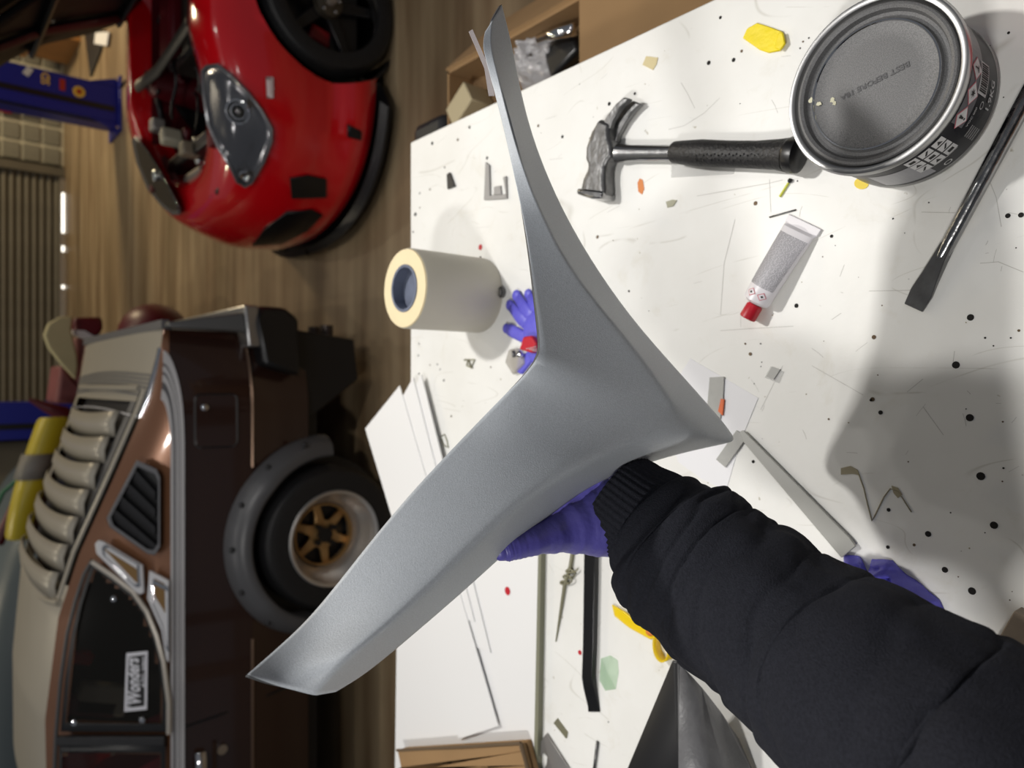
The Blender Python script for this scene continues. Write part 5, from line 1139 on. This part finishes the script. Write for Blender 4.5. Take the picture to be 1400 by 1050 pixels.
for i, (l, r, o) in enumerate(armA):
    rr = []
    w = max(0, min(1, i / 3)); 
    for f in (0, .5, 1):
        p = mix(l, r, f); rr.append((p, TA(*p) - .012 * w * f + (.004 if i == 0 else 0)))
    for f in (.5, 1):
        p = mix(r, o, f); rr.append((p, TA(*p) - .012 * w * (1 - f) + .052 * f * max(.35, min(1, i / 3))))
    gA.append([vert(*p, t) for p, t in rr])
gC = []
for i, (u, v_, s, w_) in enumerate(armC):
    if i == 0:
        row = gA[-1]; # K, mid, E, mid, B
        gC.append([row[0], None, row[1], row[2], row[3], row[4]]); continue
    fade = min(1, (len(armC) - 1 - i) / 2 + .4)
    g_ = min(1, i / 4)
    pts = [(u, (.008 + .026 * g_) * fade), (v_, (.004 + .008 * g_) * fade), (mix(v_, s, .5), -.010 * fade), (s, (-.012 - .018 * g_) * fade), (mix(s, w_, .5), -.008 * fade), (w_, (.030 - .008 * g_) * fade)]
    gC.append([vert(*p, TC(*p) + d) for p, d in pts])
for i in range(nA - 1):
    for j in range(4): bm.faces.new((gA[i][j], gA[i][j + 1], gA[i + 1][j + 1], gA[i + 1][j]))
r0 = gC[0]; r1 = gC[1]
bm.faces.new((r0[0], r0[2], r1[2], r1[1])); bm.faces.new((r0[0], r1[1], r1[0]))
for a, c in ((2, 3), (3, 4), (4, 5)): bm.faces.new((r0[a], r0[c], r1[c], r1[a]))
for i in range(1, len(gC) - 1):
    for j in range(5): bm.faces.new((gC[i][j], gC[i][j + 1], gC[i + 1][j + 1], gC[i + 1][j]))
def crease(a, c, v):
    e = bm.edges.get((a, c))
    if e: e[cr] = v
for i in range(nA - 1): crease(gA[i][2], gA[i + 1][2], .55 if i > 1 else .75); crease(gA[i][4], gA[i + 1][4], 1); crease(gA[i][0], gA[i + 1][0], 1)
for i in range(len(gC) - 1):
    crease(gC[i][3], gC[i + 1][3], .35); crease(gC[i][0], gC[i + 1][0], 1); crease(gC[i][5], gC[i + 1][5], 1)
for j in range(5): crease(gC[-1][j], gC[-1][j + 1], 1)
for j in range(4): crease(gA[0][j], gA[0][j + 1], 1)
loc0 = W(800, 560, .56)
pn_ = thing('grey_body_panel', 'grey primer moulded three pointed car body panel held up by the gloved hand', 'car part', loc0)
bmesh.ops.recalc_face_normals(bm, faces=bm.faces)
sm = 0
for f_ in bm.faces: sm += f_.normal.dot(EYE - f_.calc_center_median())
if sm < 0: bmesh.ops.reverse_faces(bm, faces=bm.faces)
me = bpy.data.meshes.new('skin'); bmesh.ops.translate(bm, verts=bm.verts, vec=-loc0); bm.to_mesh(me); bm.free(); me.materials.append(PRIMER); me.materials.append(EDGE)
for p in me.polygons: p.use_smooth = True
sk = bpy.data.objects.new('skin', me); COL.objects.link(sk); sk.parent = pn_
md = sk.modifiers.new('sub', 'SUBSURF'); md.levels = 3; md.render_levels = 3
md = sk.modifiers.new('solid', 'SOLIDIFY'); md.thickness = .0028; md.offset = -1; md.material_offset_rim = 1; md.use_rim = True
b = MB(); b.prism([W(641, 43, .60), W(646, 40, .60), W(668, 90, .60), W(676, 130, .60), W(668, 130, .60), W(662, 92, .60)], F * .002); b.build('mounting_tab', mat('tab_clear', (0.5, 0.45, 0.45), 0.3, alpha=.8), pn_)

# ================================================================== PERSON
pe = thing('person', 'person in a black sweatshirt and purple nitrile glove reaching in to hold the grey panel', 'person', (-.05, -.30, 0))
def skin(nm, verts, edges, m, parent, sub=2, root=0):
    off = root_loc(parent); me = bpy.data.meshes.new(nm); me.from_pydata([Vector(p) - off for p, r in verts], edges, []); me.materials.append(m)
    o = bpy.data.objects.new(nm, me); COL.objects.link(o); o.parent = parent
    md = o.modifiers.new('skin', 'SKIN'); md.use_smooth_shade = True
    me.skin_vertices.new() if not me.skin_vertices else None
    for i, (p, r) in enumerate(verts):
        sv = me.skin_vertices[0].data[i]; sv.radius = (r, r) if not isinstance(r, tuple) else r; sv.use_root = (i == root)
    s = o.modifiers.new('sub', 'SUBSURF'); s.levels = sub; s.render_levels = sub
    return o
# sleeve: image-space centre line with half widths in metres
SLV = [((838, 676), .628, .0405), ((862, 694), .620, .0425), ((890, 714), .612, .046), ((906, 728), .604, .056), ((925, 748), .595, .065), ((952, 772), .582, .067), ((985, 800), .565, .065), ((1030, 836), .54, .065), ((1080, 873), .515, .066), ((1140, 918), .485, .069), ((1210, 970), .447, .072), ((1290, 1030), .42, .076), ((1360, 1085), .40, .078)]
path = [(W(x, y, t), r) for (x, y), t, r in SLV]
SH = Vector((-.23, -.24, 1.38))
last = path[-1][0]
EL = W(1455, 1165, .395); path += [(EL, .076), (EL.lerp(SH, .3) + Vector((-.02, -.03, 0)), .084), (EL.lerp(SH, .65), .09), (SH, .095)]
def catmull(P, n):
    out = []
    for i in range(len(P) - 1):
        p0 = P[max(i - 1, 0)]; p1 = P[i]; p2 = P[i + 1]; p3 = P[min(i + 2, len(P) - 1)]
        for k in range(n):
            t = k / n
            q = .5 * ((2 * p1[0]) + (p2[0] - p0[0]) * t + (2 * p0[0] - 5 * p1[0] + 4 * p2[0] - p3[0]) * t * t + (-p0[0] + 3 * p1[0] - 3 * p2[0] + p3[0]) * t ** 3)
            out.append((q, p1[1] + (p2[1] - p1[1]) * (3 * t * t - 2 * t ** 3)))
    out.append(P[-1]); return out
def frames(pts):
    T = []; 
    for i in range(len(pts)): T.append((pts[min(i + 1, len(pts) - 1)][0] - pts[max(i - 1, 0)][0]).normalized())
    n = T[0].cross(Vector((0, 0, 1))).normalized(); fr = []
    for i, t_ in enumerate(T):
        n = (n - t_ * n.dot(t_)).normalized(); fr.append((t_, n, t_.cross(n)))
    return fr
dense = catmull(path, 14); fr = frames(dense)
cuffn = 2 * 14 + 4
def ringpts(i, rad, n=96, fold=0.0, rib=0.0):
    p, r = dense[i]; T, N, B = fr[i]; out = []
    for j in range(n):
        a = math.tau * j / n; d = N * math.cos(a) + B * math.sin(a); rr = r * rad
        if fold:
            s = i / 14.0
            q = Vector((math.cos(a) * 1.1, math.sin(a) * 1.1, s * .9))
            w = abs(noise.noise(q + Vector((s * .35 * math.sin(a), 0, 0)))) * 2 - .45
            # diagonal cloth folds: crests that run around the arm at a slant
            ph = s * 1.25 + 1.5 * math.sin(a + .6) + .9 * noise.noise(q * .8)
            f2 = (1 - abs(math.sin(ph))) ** 1.5 * 1.0 * (0.5 + .5 * math.sin(a * 1.0 + s * 1.3))
            amp = min(1, max(0, (i - cuffn + 6) / 14))
            rr += fold * amp * (-.6 * f2 + .3 * w) + fold * .06 * amp * noise.noise(q * 3.2) - fold * .28 * amp * (1 - abs(math.sin(s * 2.9 - 1.1 * a + 1.5 * noise.noise(q)))) ** 4
        if rib: rr += rib * math.cos(a * 48 * 1.0)
        out.append(p + d * rr)
    return out
b = MB(); b.grid([ringpts(i, 1, fold=.0095) for i in range(cuffn - 5, len(dense))], closed=True)
slv = b.build('sleeve', SLEEVE, pe, smooth=2, solid=.003)
b = MB(); rows = []
for i in range(0, cuffn): rows.append(ringpts(i, 1 if i > 2 else .97, n=192, rib=.0007))
b.grid(rows, closed=True); b.build('ribbed_cuff', SLEEVE, pe, smooth=2, solid=.002)
# gloved hand: palm and wrist one grown surface, fingers as part of it, behind the panel
def w(x, y, t): return W(x, y, t)
wr = [(w(880, 706, .625), (.030, .026)), (w(842, 694, .628), (.030, .024)), (w(805, 688, .632), (.032, .019)), (w(770, 672, .638), (.036, .015)), (w(745, 655, .640), (.036, .012))]
V_ = list(wr); E_ = [(0, 1), (1, 2), (2, 3), (3, 4)]
def chain(start, pts):
    k = start
    for p, r in pts:
        V_.append((p, (r, r))); E_.append((k, len(V_) - 1)); k = len(V_) - 1
glv = skin('glove_palm', V_, E_, NITRILE, pe)
FG = [[(752, 700, 0.624), (725, 684, 0.632), (703, 664, 0.638), (690, 645, 0.638)], [(745, 676, 0.634), (715, 652, 0.642), (694, 630, 0.644), (684, 612, 0.638)], [(742, 652, 0.638), (712, 622, 0.646), (694, 602, 0.646), (688, 588, 0.640)], [(748, 634, 0.638), (722, 604, 0.644), (706, 588, 0.644), (702, 576, 0.638)]]
for k, ch in enumerate(FG):
    rr = (.0098, .0094, .0086, .0072) if k < 3 else (.0086, .0082, .0076, .0064)
    pts = [W(790 - 6 * k, 690 - 14 * k, .632)] + [W(*c) for c in ch]
    b = MB(); dn = catmull([(p, r) for p, r in zip(pts, (.011,) + rr)], 5); b.tube([p for p, _ in dn], [r for _, r in dn], 14)
    b.ball(dn[-1][0], dn[-1][1] * .99, seg=14); b.build('glove_finger', NITRILE, glv, smooth=2)
# thumb and thenar seen along the lower edge of the panel
th = [((838, 706), .622, .034), ((810, 712), .618, .0305), ((780, 719), .608, .0235), ((755, 729), .595, .0165), ((732, 737), .582, .0125), ((710, 745), .574, .0108), ((694, 750), .570, .0100), ((686, 753), .568, .0080)]
dn = catmull([(W(x, y, t), r) for (x, y), t, r in th], 8); ff = frames(dn)
rows = []
for i, ((p, r), (T, N, B)) in enumerate(zip(dn, ff)):
    s = i / len(dn); row = []
    for j in range(40):
        a = math.tau * j / 40; wv = noise.noise(Vector((i * .16, math.cos(a) * 1.2, math.sin(a) * 1.2))) 
        row.append(p + (N * math.cos(a) + B * math.sin(a)) * (r * (1 + .05 * wv) + .00025 * math.sin(i * 2.3 + 2 * math.sin(a))))
    rows.append(row)
b = MB(); vs = b.grid(rows, closed=True); b.bm.faces.new(vs[-1]); b.ball(dn[-1][0], dn[-1][1] * .99, seg=16); b.build('glove_thumb', NITRILE, glv, smooth=2)

# the rest of the photographer, standing at the bench behind the lens
HD = Vector((.0, -.24, 1.66)); SK = mat('skin', (0.5, 0.3, 0.22), 0.5)
body = [(Vector((0, -.32, .98)), (.15, .11)), (Vector((0, -.33, 1.12)), (.14, .10)), (Vector((0, -.34, 1.28)), (.16, .11)), (Vector((0, -.33, 1.42)), (.13, .09)), (Vector((0, -.30, 1.50)), (.055, .055)), (Vector((0, -.27, 1.58)), (.06, .065)), (Vector((0, -.26, 1.68)), (.075, .09)), (Vector((0, -.27, 1.76)), (.06, .07)),
        (Vector((-.11, -.32, .88)), (.10, .10)), (Vector((-.12, -.32, .5)), (.065, .065)), (Vector((-.12, -.34, .09)), (.045, .045)), (Vector((-.12, -.22, .05)), (.04, .035)),
        (Vector((.11, -.32, .88)), (.10, .10)), (Vector((.12, -.32, .5)), (.065, .065)), (Vector((.12, -.34, .09)), (.045, .045)), (Vector((.12, -.22, .05)), (.04, .035))]
be = [(0, 1), (1, 2), (2, 3), (3, 4), (4, 5), (5, 6), (6, 7), (0, 8), (8, 9), (9, 10), (10, 11), (0, 12), (12, 13), (13, 14), (14, 15)]
skin('body', body, be, SK, pe)
sw = [(Vector((0, -.36, .95)), (.185, .14)), (Vector((0, -.33, 1.12)), (.175, .13)), (Vector((0, -.34, 1.28)), (.19, .135)), (Vector((0, -.33, 1.41)), (.15, .11)), (Vector((0, -.31, 1.49)), (.075, .075)),
      (Vector((-.18, -.30, 1.41)), (.09, .08)), (Vector((.17, -.30, 1.41)), (.085, .08)), (Vector((.24, -.27, 1.26)), (.065, .065)), (Vector((.25, -.18, 1.19)), (.058, .058)), (Vector((.16, -.13, 1.33)), (.05, .05)), (Vector((.09, -.12, 1.42)), (.04, .04))]
skin('sweatshirt', sw, [(0, 1), (1, 2), (2, 3), (3, 4), (3, 5), (3, 6), (6, 7), (7, 8), (8, 9), (9, 10)], SLEEVE, pe)
skin('trousers', [(Vector((0, -.32, .97)), (.165, .125)), (Vector((-.11, -.32, .84)), (.115, .11)), (Vector((-.12, -.32, .5)), (.085, .085)), (Vector((-.12, -.335, .11)), (.07, .07)), (Vector((.11, -.32, .84)), (.115, .11)), (Vector((.12, -.32, .5)), (.085, .085)), (Vector((.12, -.335, .11)), (.07, .07))], [(0, 1), (1, 2), (2, 3), (0, 4), (4, 5), (5, 6)], CHAR, pe)
MB().ball((0, -.285, 1.73), .105, (.88, 1.0, .9)).build('hair', BLACK, pe, smooth=2)
MB().ball((0, -.155, 1.655), .016, (.8, 1, 1.3), seg=10).build('nose', SK, pe, smooth=2)
for sx_ in (-1, 1):
    MB().ball((sx_ * .032, -.172, 1.685), .011, seg=10).build('eye', PAPER, pe, smooth=2)
    MB().ball((sx_ * .078, -.26, 1.67), .024, (.35, .7, 1.2), seg=10).build('ear', SK, pe, smooth=2)
MB().box((0, -.165, 1.62), (.045, .012, .008)).build('mouth', mat('lips', (0.35, 0.12, 0.1), 0.5), pe, bevel=.003)
for sx_ in (-1, 1): MB().ball((sx_ * .12, -.26, .045), .06, (.8, 1.8, .75)).build('shoe', BLACK, pe, smooth=2)
# right hand holding the phone just behind the lens
hd_ = [(Vector((.09, -.12, 1.42)), (.026, .026)), (Vector((.065, -.125, 1.455)), (.035, .02)), (Vector((.045, -.115, 1.49)), (.036, .016))]
rh = skin('right_glove', hd_, [(0, 1), (1, 2)], NITRILE, pe)
rot = Matrix((X, U, -F)).transposed()
PHC = EYE - F * .016 - U * .055 + X * .02
t = thing('phone', 'black phone held up behind the lens by the photographer', 'phone', tuple(PHC))
MB().box(PHC, (.072, .148, .008), rot).build('case', BLACK, t, bevel=.003)
MB().box(PHC - F * .0045, (.066, .142, .001), rot).build('screen', mat('phone_glass', (0.01, 0.01, 0.012), 0.1), t)
for k in range(4):
    base = PHC - U * .03 - F * .018 + X * (.045) + U * (.02 * k - .03)
    MB().tube([Vector((.045, -.115, 1.49)) + U * (.012 * k - .02), base, base + F * .02 - X * .005, base + F * .026 - X * .018], [.009, .009, .008, .007], 10).build('right_finger', NITRILE, rh, smooth=2)
